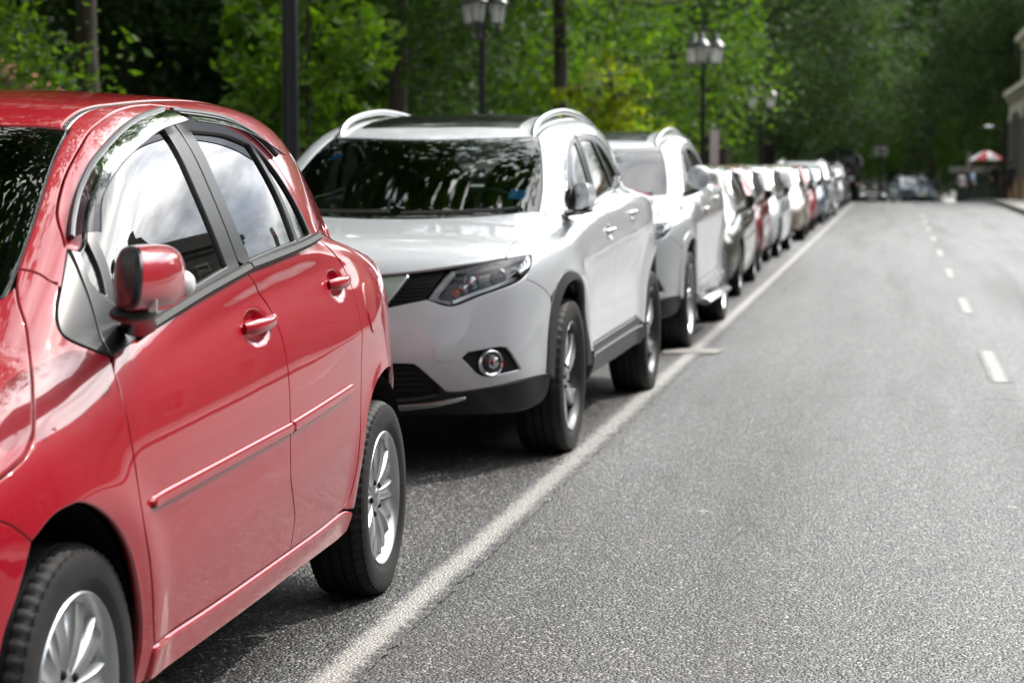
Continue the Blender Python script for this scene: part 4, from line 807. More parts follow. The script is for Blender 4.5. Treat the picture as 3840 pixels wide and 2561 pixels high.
# ================= the crossover =================
def suv(name, label, cat, res, hi=True, clad=True, kind='twist'):
    root = empty(name, label=label, cat=cat); sp = dict(SUV)
    if hi:
        def dents(y, z):
            o = 0
            for cy, cz, ry, rz in ((1.14, .985, .10, .042), (1.95, 1.06, .09, .042)):
                q = np.sqrt(((y-cy)/ry)**2+((z-cz)/rz)**2); o = o-.016*sstep(1., .3, q)
            o = o-.016*np.exp(-((z-.70-.03*y)/.13)**2)*sstep(.35, .9, y)*sstep(2.35, 1.8, y)+.010*np.exp(-((z-.875-.05*(y-.3))/.03)**2)*sstep(.2, .6, y)*sstep(2.5, 2., y)
            return o
        sp['extra'] = dents
    k = Kit(sp, root, res); P = M['white']; on = k.on
    s_ = lambda *a: on('s', *a); t_ = lambda *a: on('t', *a); c_ = lambda *a: on('c', *a); f_ = lambda *a: on('f', *a)
    base = [(.692,.275),(.665,.283),(.60,.25),(.523,.205),(.35,.11),(.147,.045),(0,.03)]
    wside = [(.539,.913),(.57,.80),(.596,.70),(.641,.496),(.656,.38),(.665,.283)]
    wtop = [(-.539,.913),(-.442,.883),(-.2,.82),(0,.80),(.2,.82),(.442,.883),(.539,.913)]
    mir = lambda p: [(-x, y) for x, y in p[::-1]]
    edge = [(.697,-.642),(.604,-.721),(.464,-.79),(.317,-.832),(.164,-.855),(0,-.862)]
    side_gap = [(.697,-.642),(.693,-.575),(.688,-.45),(.680,-.263),(.684,-.007),(.695,.216),(.692,.275)]
    k.panel('bonnet', [t_(side_gap), t_(base), t_(mir(base)), t_(mir(side_gap)[0:0]+[(-x, y) for x, y in side_gap[::-1]]), t_([(-x, y) for x, y in edge]), t_(edge[::-1])], (0, 60), P, mirror=False, res=res*1.2)
    wl = [t_([(-x, y) for x, y in wside[::-1]]), t_(wtop), t_(wside), t_(base[1:]), t_(mir(base[1:]))]
    k.panel('windscreen', wl, 'screen', M['screen'], off=-.003, depth=.006, mirror=False, res=res*1.4)
    sh = lambda p: [(x*.91, y+(.05 if y < .35 else (-.05 if y > .75 else 0))) for x, y in p]
    wi = [t_([(-x, y) for x, y in sh(wside)[::-1]]), t_(sh(wtop)), t_(sh(wside)), t_(sh(base[1:])), t_(mir(sh(base[1:])))]
    k.panel('windscreen_border', wl, 'screen', M['gloss'], off=-.010, depth=.004, gap=.001, holes=[wi], mirror=False, res=res*1.4)
    for x0, x1 in ((.56, .04), (-.02, -.58)):
        b = MB(); pts = on('t', [(x0+(x1-x0)*t, .10+.45*(x0+(x1-x0)*t)**2-.02*t) for t in np.linspace(0, 1, 9)], False); Nw = grad(k.g, pts); b.tube(pts+Nw*.012, .006, n=5); b.tube(pts+Nw*.022, .004, n=5); b.obj('wiper', M['rubber'], root)
    rt = [(.539,.913),(.548,1.05),(.565,1.3),(.575,1.7),(.572,2.2),(.56,2.8),(.53,3.25)]
    rti = [(x-.02, y) for x, y in rt]
    k.panel('roof', [t_([(-.519,.91)]+wtop[1:-1]+[(.519,.91)]), t_(rti), t_([(.51,3.25),(0,3.31),(-.51,3.25)]), t_(mir(rti))], 'top', P, mirror=False, res=res*1.6)
    k.panel('roof_channel', [t_(rt), t_([(.51,3.25)], False), t_(rti[::-1])], 'top', M['plastic'], off=-.006, gap=0)
    k.panel('sunroof', [t_([(-.42,1.02),(0,.98),(.42,1.02),(.42,2.0),(0,2.02),(-.42,2.0)], False)], 'top', M['gloss'], off=.003, mirror=False, res=.1)
    frm = [(.40,1.085),(.60,1.232),(.80,1.36),(.979,1.443),(1.095,1.475),(1.258,1.50),(1.50,1.505),(1.75,1.495),(1.96,1.455),(2.12,1.40),(2.24,1.32),(2.27,1.25)]
    doorf = [(.40,1.085),(.385,1.03),(.40,.95),(.41,.85),(.425,.75),(.45,.62),(.47,.54),(.475,.45)]
    clip = [(.476,.445),(1.0,.455),(1.36,.463)]; clip2 = [(1.36,.463),(1.8,.472),(2.12,.48)]
    mid = [(1.36,.463),(1.385,.55),(1.395,.68),(1.39,.80),(1.36,.92),(1.26,1.0),(1.16,1.07),(1.14,1.13)]
    midu = [(1.14,1.13),(1.17,1.25),(1.22,1.40),(1.258,1.50)]
    rear = [(2.12,.48),(2.15,.60),(2.22,.74),(2.32,.84),(2.40,.93),(2.42,1.05),(2.38,1.16),(2.27,1.25)]
    door = k.panel('front_door', [s_(doorf), s_(clip), s_(mid), s_([(1.14,1.13),(.8,1.105),(.40,1.085)])], 'side', P, refine=[(1.14,.985,.12,.014)] if hi else ())
    rdoor = k.panel('rear_door', [s_(mid), s_([(1.14,1.13),(1.6,1.17),(2.0,1.205),(2.27,1.25)]), s_(rear[::-1]), s_(clip2[::-1])], 'side', P, refine=[(1.95,1.06,.11,.014)] if hi else ())
    ins = lambda p, d, e: [(y+d, z-e) for y, z in p]
    fi = [(.455,1.11),(.62,1.225),(.81,1.34),(.985,1.418),(1.10,1.449),(1.235,1.472)]
    k.panel('door_frame', [s_(frm[:6]), s_([(1.258,1.50),(1.235,1.472)], False), s_(fi[::-1]), s_([(.455,1.11),(.40,1.085)], False)], 'rail', P, door, res=res*.8)
    ri = [(1.275,1.475),(1.50,1.479),(1.73,1.468),(1.92,1.43),(2.07,1.375),(2.17,1.31),(2.20,1.262)]
    k.panel('door_frame', [s_(frm[5:]), s_([(2.27,1.25),(2.20,1.262)], False), s_(ri[::-1]), s_([(1.275,1.475),(1.258,1.50)], False)], 'rail', P, rdoor, res=res*.8)
    dlf = [s_(fi), s_([(1.235,1.472),(1.20,1.40),(1.16,1.25),(1.135,1.14)]), s_([(1.135,1.14),(.8,1.112),(.455,1.095),(.455,1.11)])]
    hf = [s_([(.60,1.12),(.66,1.215),(.83,1.325),(.985,1.396),(1.10,1.428),(1.165,1.437)]), s_([(1.165,1.437),(1.12,1.30),(1.085,1.145)]), s_([(1.085,1.145),(.8,1.125),(.60,1.12)])]
    k.panel('window_surround', dlf, 'side', M['plastic'], door, off=.001, holes=[hf], gap=.0005)
    k.panel('door_window', hf, 'side', M['glass'], door, off=-.006, gap=-.003, depth=.004)
    dlr = [s_(ri), s_([(2.20,1.262),(2.0,1.215),(1.6,1.178),(1.145,1.14)]), s_([(1.145,1.14),(1.18,1.25),(1.225,1.40),(1.275,1.475)])]
    hr = [s_([(1.31,1.445),(1.50,1.455),(1.64,1.45)]), s_([(1.64,1.45),(1.72,1.32),(1.77,1.205)]), s_([(1.77,1.205),(1.5,1.18),(1.21,1.157)]), s_([(1.21,1.157),(1.25,1.30),(1.31,1.445)])]
    hq = [s_([(1.70,1.445),(1.84,1.425),(1.98,1.37),(2.09,1.30)]), s_([(2.09,1.30),(2.10,1.255),(1.95,1.225),(1.81,1.21)]), s_([(1.81,1.21),(1.77,1.32),(1.70,1.445)])]
    k.panel('window_surround', dlr, 'side', M['plastic'], rdoor, off=.001, holes=[hr, hq], gap=.0005)
    k.panel('door_window', hr, 'side', M['glass'], rdoor, off=-.006, gap=-.003, depth=.004); k.panel('quarter_window', hq, 'side', M['glass'], rdoor, off=-.006, gap=-.003, depth=.004)
    k.strip('belt_trim', s_([(.42,1.092),(.8,1.112),(1.14,1.137)]), .018, M['chrome'], door, .006); k.strip('belt_trim', s_([(1.145,1.138),(1.6,1.176),(2.0,1.212),(2.26,1.252)]), .018, M['chrome'], rdoor, .006)
    k.strip('window_trim', s_([(y, z-.012) for y, z in frm]), .012, M['chrome'], rdoor, .005)
    railp = [t_([(.692,.275),(.665,.283)], False), t_(wside[::-1]), t_(rt), s_([(3.30,1.44),(3.42,1.33),(3.5,1.24)]), s_([(3.5,1.24),(3.0,1.235),(2.6,1.235),(2.27,1.25)]), s_(frm[::-1]), s_([(.40,1.085),(.34,1.085)],False)]
    k.panel('roof_pillar', railp, 'rail', P, res=res*.8)
    arch_o = [(-.495,.41),(-.485,.50),(-.466,.60),(-.432,.70),(-.373,.785),(-.291,.832),(-.20,.850),(-.10,.840),(0,.81),(.10,.765),(.20,.69),(.30,.59),(.37,.50),(.41,.42),(.425,.36)]
    arch_i = [(-.43,.38),(-.425,.47),(-.405,.58),(-.365,.68),(-.30,.75),(-.22,.79),(-.12,.803),(-.02,.79),(.08,.75),(.17,.69),(.25,.60),(.31,.52),(.345,.44),(.36,.36)]
    HLt = [(-.169,.728),(-.106,.785),(.027,.812),(.16,.833),(.302,.852)]; HLb = [(.302,.852),(.285,.81),(.240,.763),(.173,.727),(-.007,.676),(-.128,.636),(-.208,.661),(-.214,.674),(-.169,.728)]
    k.panel('front_fender', [c_([(.302,.852),(.24,.845),(.160,.835)]), t_(side_gap), s_([(.34,1.085),(.40,1.085)], False), s_(doorf), s_([(.475,.45),(.43,.42),(.41,.42)], False), s_(arch_o[:-1][::-1][:11]), s_([(-.373,.785),(-.432,.742)],False), s_([(-.436,.742),(-.507,.783),(-.573,.81),(-.625,.828)]), c_([(.285,.81),(.302,.852)], False)], (70, 18), P)
    fog = [(-.102,.415),(-.076,.437),(0,.447),(.067,.455),(.104,.450),(.130,.426),(.160,.39),(.188,.355),(.093,.341),(-.006,.331),(-.039,.347)]
    wb = [(.396,.326),(.28,.318),(.162,.304),(-.017,.279),(-.138,.27),(-.183,.297),(-.274,.385),(-.30,.397),(-.353,.401)]
    k.panel('front_bumper', [f_([(0,.62)],False), c_([(-.47,.615),(-.403,.621),(-.382,.636),(-.298,.654),(-.218,.668)]), c_([(-.208,.661),(-.128,.636),(-.007,.676),(.173,.727),(.240,.763),(.285,.81)]), s_([(-.625,.828),(-.573,.81),(-.507,.783),(-.436,.742)]), s_([(-.432,.70),(-.466,.60),(-.485,.50),(-.495,.41)]), c_(wb), f_([(0,.475)], False)], 'corner', P, holes=[[c_(fog, False)]], gap=.0018)
    k.panel('lower_bumper', [c_(wb[:6]), c_([(-.19,.262),(-.25,.25),(-.35,.243)]), f_([(.1,.33),(0,.33)]), f_([(0,.23)], False), c_([(-.35,.172),(-.296,.170),(-.046,.165),(.182,.168),(.318,.192),(.375,.228),(.396,.326)])], 'corner', M['plastic'], off=.004, bev=(.008, .006), depth=.05)
    k.panel('skid_strip', [c_([(-.50,.215),(-.25,.222),(-.09,.245),(-.10,.228),(-.25,.200),(-.50,.192)])], 'corner', M['satin'], off=.010, gap=0)
    k.panel('lower_grille', [c_([(-.19,.262),(-.19,.30),(-.28,.392),(-.353,.405)]), f_([(0,.48),(0,.325)], False), c_([(-.35,.24),(-.25,.247),(-.19,.262)])], 'corner', M['void'], off=-.025, depth=.002, gap=-.01)
    for zz in (.34, .365, .39, .415, .44): k.strip('grille_bar', c_([(-.56,zz-.06),(-.40,zz-.06),(-.30+(.44-zz)*.6,zz-.06)]), .008, M['plastic'], None, -.012)
    gr = [(-.60,.765),(-.401,.772),(-.25,.784),(-.109,.796),(-.162,.745),(-.212,.684),(-.220,.664),(-.298,.650),(-.382,.632),(-.47,.61),(-.60,.61)]
    k.panel('upper_grille', [c_(gr, False)], 'corner', M['void'], off=-.028, depth=.002, gap=-.006, mirror=True)
    for zz in (.655, .672, .689, .706, .723, .740, .757):
        k.strip('grille_bar', c_([(-.57,zz-.003),(-.40,zz),(-.16-(.79-zz)*.55,zz+.006)]), .006, M['plastic'], None, -.014)
    k.panel('grille_chevron', [c_([(-.395,.768),(-.270,.776),(-.385,.640),(-.410,.612),(-.50,.600)], False), f_([(0,.60),(0,.66)], False), c_([(-.47,.648),(-.445,.665),(-.395,.768)], False)], 'corner', M['chevron'], off=.006, bev=(.006, .006), depth=.03, gap=0, res=.02)
    b = MB(); yy = float(k.on('f', [(0., .72)], False)[0, 1]); b.lathe([(.055, 0), (.066, -.012), (.076, 0)], c=(0, yy-.01, .72), n=32, axis='y'); b.box((0, yy-.016, .72), (.17, .012, .028)); b.obj('emblem', M['chrome'], root)
    b = MB(); b.box((0, yy-.05, .55), (.5, .012, .12)); b.obj('number_plate', M['plate'], root)
    # headlamp: dark bucket, reflector bowls, turn lamp, light guide and clear cover
    hl = k.panel('headlight', [c_(HLt), c_(HLb)], 'corner', M['gloss'], off=-.045, depth=.002, gap=.002)
    k.panel('headlight_cover', [c_(HLt), c_(HLb)], 'corner', M['lens'], off=.0, depth=.03, gap=.002, bev=(.005, .004))
    k.panel('light_guide', [c_([(-.208,.668),(-.160,.728),(-.10,.778),(-.085,.774),(-.135,.722),(-.172,.672),(-.13,.655),(-.125,.642)])], 'corner', M['lamp_white'], hl, off=-.012, gap=0, depth=.02)
    k.panel('light_guide', [c_([(-.118,.643),(-.02,.679),(.10,.712),(.18,.738),(.175,.752),(.09,.726),(-.03,.692),(-.12,.660)])], 'corner', M['lamp_red'] if 0 else M['satin'], hl, off=-.012, gap=0, depth=.02)
    k.panel('reflector', [c_([(.205,.80),(.285,.838),(.272,.80),(.235,.77),(.21,.765)])], 'corner', M['chrome'], hl, off=-.012, gap=0, depth=.02)
    def spot(ab, off): return c_([ab], False)[0]+grad(k.g, c_([ab], False))[0]*off
    for mm in (1, -1):
        for nm, ab, of, rr, mt in (('projector', (.10,.768), -.028, .034, 'gloss'), ('projector_lens', (.11,.778), -.018, .022, 'lamp_white'), ('reflector_bowl', (-.035,.745), -.028, .036, 'chrome'), ('reflector_bowl', (-.07,.715), -.025, .022, 'chrome'), ('turn_lamp', (-.105,.695), -.02, .020, 'amber'), ('marker', (.0,.768), -.02, .010, 'lamp_red')):
            p = spot(ab, of); b = MB(); b.ell((p[0]*mm, p[1], p[2]), (rr, rr*.6, rr), 16, 10); b.obj(nm, M[mt], hl)
    # fog lamp
    fs = k.panel('fog_lamp_surround', [c_(fog, False)], 'corner', M['plastic'], off=-.022, depth=.002, gap=-.004)
    for mm in (1, -1):
        p = spot((.030, .388), -.008); nv = grad(k.g, c_([(.03, .388)], False))[0]; az = math.atan2(nv[0], -nv[1])
        o = MB(); o.lathe([(.043, .004), (.046, -.006), (.052, -.010), (.058, -.004), (.060, .01)], n=32, axis='y'); ob = o.obj('fog_lamp_ring', M['chrome'], fs); ob.location = (p[0]*mm, p[1], p[2]); ob.rotation_euler = (0, 0, az*mm)
        o = MB(); o.ell((0, .008, 0), (.044, .020, .044), 18, 10); ob = o.obj('fog_lamp', M['lens'], fs); ob.location = (p[0]*mm, p[1], p[2]); ob.rotation_euler = (0, 0, az*mm)
        o = MB(); o.ell((0, .016, 0), (.03, .01, .03), 12, 8); ob = o.obj('fog_reflector', M['chrome'], fs); ob.location = (p[0]*mm, p[1], p[2])
    cov = [(-.203,.470),(-.198,.484),(-.141,.486),(-.132,.475),(-.129,.45),(-.129,.42),(-.137,.404),(-.153,.400),(-.197,.402),(-.213,.412),(-.217,.43),(-.216,.466),(-.203,.482)]
    k.panel('tow_cover', [c_([cov[0]]+cov[1:-1], False)], 'corner', P, off=.0012, gap=0, mirror=False, res=.02, bev=(.003, .002))
    # wheel arch cladding and sill cladding
    def arch_panel(dy, mirror_y=False):
        f = (lambda p: [(2.705-y, z) for y, z in p]) if mirror_y else (lambda p: p)
        k.panel('arch_trim', [s_(f(arch_o)), s_(f([arch_o[-1], arch_i[-1]]), False), s_(f(arch_i[::-1])), s_(f([arch_i[0], arch_o[0]]), False)], (75 if not mirror_y else 95, 0), M['cladding'] if clad else P, off=.006, bev=(.007, .007), depth=.04, gap=0)
    arch_panel(0); arch_panel(0, True)
    ry = lambda p: [(2.705-y, z) for y, z in p]
    q = [s_(rear), s_([(2.27,1.25),(2.6,1.235),(3.0,1.235),(3.5,1.24)]), s_([(3.5,1.24),(3.52,1.1),(3.5,.95)]), s_([(3.5,.95),(3.30,.85),(3.15,.72)]), s_(ry(arch_o[3:13])), s_([(2.295,.42),(2.22,.44),(2.12,.48)], False)]
    k.panel('rear_quarter', [q[0], q[1], q[2], q[3], q[4], q[5]], 'side', P)
    k.panel('sill_cladding', [s_([(.43,.42),(.476,.438),(1.0,.449),(1.8,.466),(2.12,.474),(2.2,.445)]), s_([(2.2,.445),(2.28,.37),(2.25,.31)]), s_([(2.25,.31),(1.6,.30),(1.0,.295),(.40,.29)]), s_([(.40,.29),(.42,.36),(.43,.42)])], 'side', M['cladding'] if clad else P, off=.010, bev=(.008, .008), depth=.03)
    k.strip('sill_strip', s_([(.45,.395),(1.0,.402),(1.7,.414),(2.2,.42)]), .014, M['satin'] if clad else P, None, .012)
    k.panel('rear_bumper', [s_([(3.15,.72),(3.20,.55),(3.22,.40),(3.2,.28)]), on('r', [(.70,.26),(0,.26)]), on('r', [(0,.26),(0,.68)]), on('r', [(0,.68),(.78,.70)])], (140, 5), P)
    k.panel('tailgate', [on('r', [(-.60,1.2),(-.70,.68),(.70,.68),(.60,1.2)], False)], 'rear', P, mirror=False)
    k.panel('rear_window', [on('t', [(-.46,3.30),(0,3.35),(.46,3.30)]), on('r', [(.60,1.22),(0,1.22),(-.60,1.22)])], 'hatch', M['glass'], mirror=False, res=.06)
    k.panel('tail_light', [s_([(3.08,1.19),(3.5,1.22)], False), s_([(3.5,1.22),(3.53,1.0),(3.3,1.06),(3.08,1.19)])], (130, 5), M['lamp_red'], off=.004)
    for mm in (1, -1):
        for y0, z0, y1, z1, par in ((1.03, .985, 1.25, .993, door), (1.85, 1.06, 2.05, 1.066, rdoor)):
            line = s_([(y0+(y1-y0)*t, z0+(z1-z0)*t) for t in np.linspace(0, 1, 9)], False); bx = max(line[0, 0], line[-1, 0])
            b = MB(); b.tube([((bx+.004+.02*math.sin(math.pi*i/8)**.45)*mm, line[i, 1], line[i, 2]) for i in range(9)], [.012, .015, .016, .016, .016, .016, .015, .014, .011], n=10, flat=.6, up=(1, 0, 0)); b.obj('door_handle', M['chrome'], par)
        # roof rails
        ys = [.93, .955, 1.02, 1.15, 1.4, 1.8, 2.3, 2.7, 2.95, 3.05, 3.08]; hz = [-.02, .006, .020, .027, .030, .032, .032, .030, .022, .0, -.02]
        rp = []
        for y, h in zip(ys, hz):
            p = on('t', [(.50+.01*math.sin(y), y)], False)[0]; rp.append((p[0]*mm, p[1], p[2]+h))
        P_ = crom(rp, 4); b = MB(); b.tube(P_, .016, n=10, flat=1.1); b.obj('roof_rail', M['satin'], root)
        # folded mirror
        mr = bpy.data.objects.new('door_mirror', None); link(mr, root)
        ny, na = 16, 22; V = []
        for i in range(ny+1):
            t = i/ny; y = .13+.25*t; e = 1.0 if t < .5 else (max(0, 1-((t-.5)/.5)**3))**.45
            for j in range(na):
                a = 2*math.pi*j/na; c, sn = math.cos(a), math.sin(a)
                V.append(((.888+(.060*e+.001)*math.copysign(abs(c)**.8, c)-.01*t)*mm, y-.09*c*(1-t)**1.5, 1.18+(.062*e+.001)*math.copysign(abs(sn)**.7, sn)+.012*c*(1-t)))
        b = MB(); b.add(V, [(i*na+j, (i+1)*na+j, (i+1)*na+(j+1) % na, i*na+(j+1) % na) for i in range(ny) for j in range(na)]); b.obj('mirror_cap', P, mr, sharp=60)
        ring = np.array(V[:na]); c0 = ring.mean(0); V2 = []
        for q_, dy in ((1, .001), (.95, -.012), (.6, -.025), (.1, -.03)): V2 += [tuple(c0+(v-c0)*q_+np.array([0, dy, 0])) for v in ring]
        b = MB(); b.add(V2, [(i*na+j, (i+1)*na+j, (i+1)*na+(j+1) % na, i*na+(j+1) % na) for i in range(3) for j in range(na)]); b.obj('mirror_cap', P, mr)
        b = MB(); b.ell((.842*mm, .175, 1.165), (.032, .075, .055), 16, 10); b.obj('mirror_housing', M['plastic'], mr)
        b = MB(); b.tube([(.79*mm, .40, 1.095), (.83*mm, .32, 1.10), (.88*mm, .22, 1.108)], [.03, .028, .03], n=10, flat=.6); b.ell((.885*mm, .24, 1.112), (.05, .10, .016)); b.obj('mirror_foot', M['plastic'], mr)
        if mm == 1: k.panel('mirror_sail', [s_([(.43,1.10),(.60,1.115),(.585,1.17),(.62,1.215),(.43,1.10)], False)], 'side', M['plastic'], off=.006, gap=0)
    if hi:
        for nm, pp, mt in (('windscreen_sticker', [(.60,.36),(.50,.34),(.50,.42),(.575,.43)], 'sticker'), ('windscreen_label', [(.615,.35),(.602,.352),(.578,.43),(.588,.43)], 'paper'), ('registration_sticker', [(-.50,.66),(-.43,.66),(-.42,.71),(-.48,.71)], 'sticker')):
            k.panel(nm, [t_(pp, False)], 'screen', M[mt], off=-.006, gap=0, depth=.001, mirror=False, res=.03)
    for y in (0, 2.705): well(k, y-(.02 if y == 0 else -.02), .36, .43, x0=.50, x1=.84)
    cabin(k, -.35, 3.3, .30, 1.06, [(.38, 1.05), (-.38, 1.05), (.35, 2.0), (-.35, 2.0)], wide=.60)
    for y in (0, 2.705):
        for sd_ in (1, -1): wheel(root, .775, y, .352, .358, .225, .246, kind, sd_, seg=48 if hi else 18)
    return root

# ---- placing the trees: (kind, x, y, scale, label)
A = [
 ('bright', -9.3, 17.0, .64, 'bright leafy tree at the left edge whose low branches hang before the terracotta roof'),
 ('canopy', -7.5, 18.6, 1.0, 'tree with a plain straight trunk just right of the terracotta roof'),
 ('mid', -7.25, 29.5, 1.0, 'slim tree with a slanting mottled trunk between the thick pole and the three-lantern lamp'),
 ('young', -6.2, 21.3, .72, 'young bright tree whose big leaves hang just right of the thick dark pole'),
 ('young', -7.3, 25.0, .85, 'young bright tree left of the slanting mottled trunk'),
 ('young', -8.6, 31.0, 1.0, 'young green tree in the gap behind the three-lantern lamp'),
 ('yellow', -4.10, 29.3, .60, 'small tree with yellowing leaves over the roof of the white crossover'),
 ('canopy', -4.95, 30.2, 1.05, 'tree with a dark straight trunk rising behind the yellowing leaves'),
 ('bright', -6.4, 47, 1.0, 'layered yellow-green tree behind the second lantern post'),
 ('bright', -9.0, 41, 1.0, 'broad yellow-green tree left of the second lantern post'),
 ('big', -12.5, 33, 1.0, 'tall dark tree behind the roof of the red hatchback'),
 ('dark', -11.2, 37, .75, 'dark feathery tree directly behind the thick dark pole'),
 ('dark', -12, 42, 1.1, 'dark tree filling the gap between the two three-lantern lamps'),
 ('low', -9.4, 32, 1.0, 'low dense tree behind the plain straight trunk'),
 ('low', -11, 34, 1.1, 'low spreading tree in the shade behind the three-lantern lamp'),
 ('dark', -9.2, 60, 1.15, 'dark tree behind the third and smaller lantern post'),
 ('dark', -5.8, 68, 1.1, 'dark tree leaning over the row of parked cars beyond the third lantern post'),
 ('dark', -4.9, 80, .95, 'big tree arching over the far end of the parked row'),
 ('dark', -4.6, 93, 1.0, 'broad canopy tree above the dark canvas-topped truck'),
 ('great', 2.0, 135, 1.0, 'great tree with a thick dark trunk behind the grey car at the road end'),
 ('canopy', .35, 131, 1.6, 'tree with a thin dark trunk left of the thick trunk at the road end'),
 ('dark', 5.6, 112, .95, 'dark tree above the red and white parasol'),
 ('dark', -3.6, 101, .7, 'dark tree hanging over the road end left of the thin trunk'),
 ('dark', 9.5, 110, 1.3, 'dark tree rising behind the cream building'),
 ('dark', 9.0, 128, 1.5, 'dark tree behind the pale kiosk roof'),
 ('bright', -2.6, 124, 1.0, 'sunlit yellow-green tree seen through the arch at the road end'),
 ('bright', 4.4, 126, .95, 'sunlit tree behind the trunks at the road end'),
 ('bright', -7.5, 128, 1.1, 'sunlit bush-like tree left of the arch at the road end'),
]
for kd, x, y, sc, lb in A: put(kd, x, y, sc, label=lb)
# the deep park behind: look-alikes that nothing tells apart
rb = random.Random(5); back = []
for i in range(12): back.append(('dark' if i % 2 else 'big', -19-rb.random()*3-(i % 2)*6, 22+i*8+rb.random()*3, 1.0+rb.random()*.3))
for i in range(1, 9): back.append(('low', (-12.2 if i < 3 else -15.5)-rb.random()*2, 30+i*9+rb.random()*2, 1.2+rb.random()*.3))
for i in range(5): back.append(('dark', -18+i*8.5+rb.random()*2, 158+rb.random()*5, 1.7))
for i in range(5): back.append(('low', -16+i*8+rb.random()*2, 150+rb.random()*5, 1.8))
for kd, x, y, sc in back:
    o = put(kd, x, y, sc, label='dark dense tree in the shaded park behind the front row of trees and lamps'); o['group'] = 'dark dense trees deep in the park'
# trees beside the parked row behind the view; they are mirrored in the windscreens
for i, (kd, x, y, sc) in enumerate([('canopy', -6.6, -6, 1.1), ('canopy', -5.6, 4.0, 1.15), ('canopy', -6.1, 12.3, 1.15), ('canopy', -6.0, -15, 1.1), ('dark', -10.5, -26, 1.1)]):
    o = put(kd, x, y, sc, label='street tree on the left pavement outside the view, mirrored in the windscreens'); o['group'] = 'pavement trees mirrored in the windscreens'
for kd in TR:
    if kd not in used: put(kd, -30, 60, 1, label='tree in the park')
# ================= buildings =================
M['plaster'] = principled('cream_plaster', (.6, .58, .44), .85); noise_mix(M['plaster'], (.56, .55, .42), (.70, .67, .52), 1.2, .35, .65); bump(M['plaster'], 30, .2, .004)
M['ochre'] = principled('ochre_base_plaster', (.36, .22, .09), .85); noise_mix(M['ochre'], (.28, .17, .07), (.42, .27, .12), 2, .35, .65)
M['grey_plaster'] = principled('grey_plaster', (.22, .21, .19), .85); noise_mix(M['grey_plaster'], (.17, .16, .15), (.27, .25, .23), 1.2, .35, .65)
M['brown_wall'] = principled('brown_wall', (.20, .14, .10), .85); noise_mix(M['brown_wall'], (.15, .10, .075), (.25, .18, .13), 1.5, .35, .65)
M['tile'] = principled('terracotta_roof', (.38, .14, .08), .8); noise_mix(M['tile'], (.26, .085, .05), (.48, .22, .13), 3, .35, .65)
M['glassdark'] = principled('dark_window_glass', (.02, .025, .03), .06)
M['shutter'] = principled('green_shutter', (.05, .10, .07), .6); M['wood'] = principled('brown_door_wood', (.10, .05, .03), .6)
def building(name, label, x0, x1, y0, y1, h, wall, storeys=2, bay=3.2, base=None, roof='flat', zb=None, extra=None):
    zb = zr((y0+y1)/2)-.1 if zb is None else zb; r_ = empty(name, ((x0+x1)/2, (y0+y1)/2, zb), label=label, cat='building'); cx, cy = (x0+x1)/2, (y0+y1)/2
    b = MB(); b.box((0, 0, h/2), (x1-x0, y1-y0, h)); b.obj('wall', M[wall], r_, False)
    if base: b = MB(); b.box((0, 0, 1.2/2), (x1-x0+.06, y1-y0+.06, 1.2)); b.obj('plinth', M[base], r_, False)
    b = MB(); b.box((0, 0, h+.12), (x1-x0+.5, y1-y0+.5, .24)); b.box((0, 0, h-.15), (x1-x0+.24, y1-y0+.24, .16)); b.obj('cornice', M[wall], r_, False)
    if storeys > 1: b = MB(); b.box((0, 0, h*.53), (x1-x0+.2, y1-y0+.2, .16)); b.obj('string_course', M[wall], r_, False)
    n = max(1, int((y1-y0)/bay)); sh = h/storeys
    for s_ in range(storeys):
        for i in range(n):
            yy = -(y1-y0)/2+(i+.5)*(y1-y0)/n; X = -(x1-x0)/2; zc = sh*s_+sh*.52
            door_ = (s_ == 0 and i % 3 == 1); hh = sh*.56 if not door_ else sh*.72; zc = zc if not door_ else hh/2+.1
            b = MB()
            for dy in (-.56, .56): b.box((X-.03, yy+dy, zc), (.10, .10, hh+.2))
            b.box((X-.04, yy, zc+hh/2+.05), (.14, 1.3, .12)); b.box((X-.05, yy, zc-hh/2-.05), (.18, 1.34, .09)) if not door_ else None
            wf = b.obj('door' if door_ else 'window', M['plaster' if wall != 'plaster' else 'grey_plaster'], r_, False)
            b = MB(); b.box((X-.005, yy, zc), (.02, 1.02, hh)); b.obj('pane' if not door_ else 'door_leaf', M['glassdark' if not door_ else 'wood'], wf, False)
            if not door_:
                b = MB(); b.box((X-.02, yy, zc), (.03, .05, hh)); b.box((X-.02, yy, zc+hh*.15), (.03, 1.0, .05)); b.obj('glazing_bar', M['wood'], wf, False)
                for dy in (-.88, .88): b = MB(); b.box((X-.03, yy+dy, zc), (.05, .5, hh)); b.obj('shutter', M['shutter'], wf, False)
    if roof == 'gable':
        b = MB(); hw = (x1-x0)/2+.4; hy = (y1-y0)/2+.3; b.add([(-hw, -hy, h+.24), (hw, -hy, h+.24), (hw, hy, h+.24), (-hw, hy, h+.24), (0, -hy+1.5, h+1.9), (0, hy-1.5, h+1.9)], [(0, 1, 4), (1, 2, 5, 4), (2, 3, 5), (3, 0, 4, 5), (0, 3, 2, 1)]); b.obj('roof', M['tile'], r_, False)
    if roof == 'parapet':
        b = MB(); b.box((-(x1-x0)/2+.15, 0, h+.55), (.3, y1-y0+.1, .65)); b.prism([(-1.6, h+.85), (1.6, h+.85), (1.3, h+1.5), (.5, h+1.6), (.4, h+2.2), (-.4, h+2.2), (-.5, h+1.6), (-1.3, h+1.5)], -(x1-x0)/2, -(x1-x0)/2+.35, axis='x'); b.obj('parapet', M[wall], r_, False)
    return r_
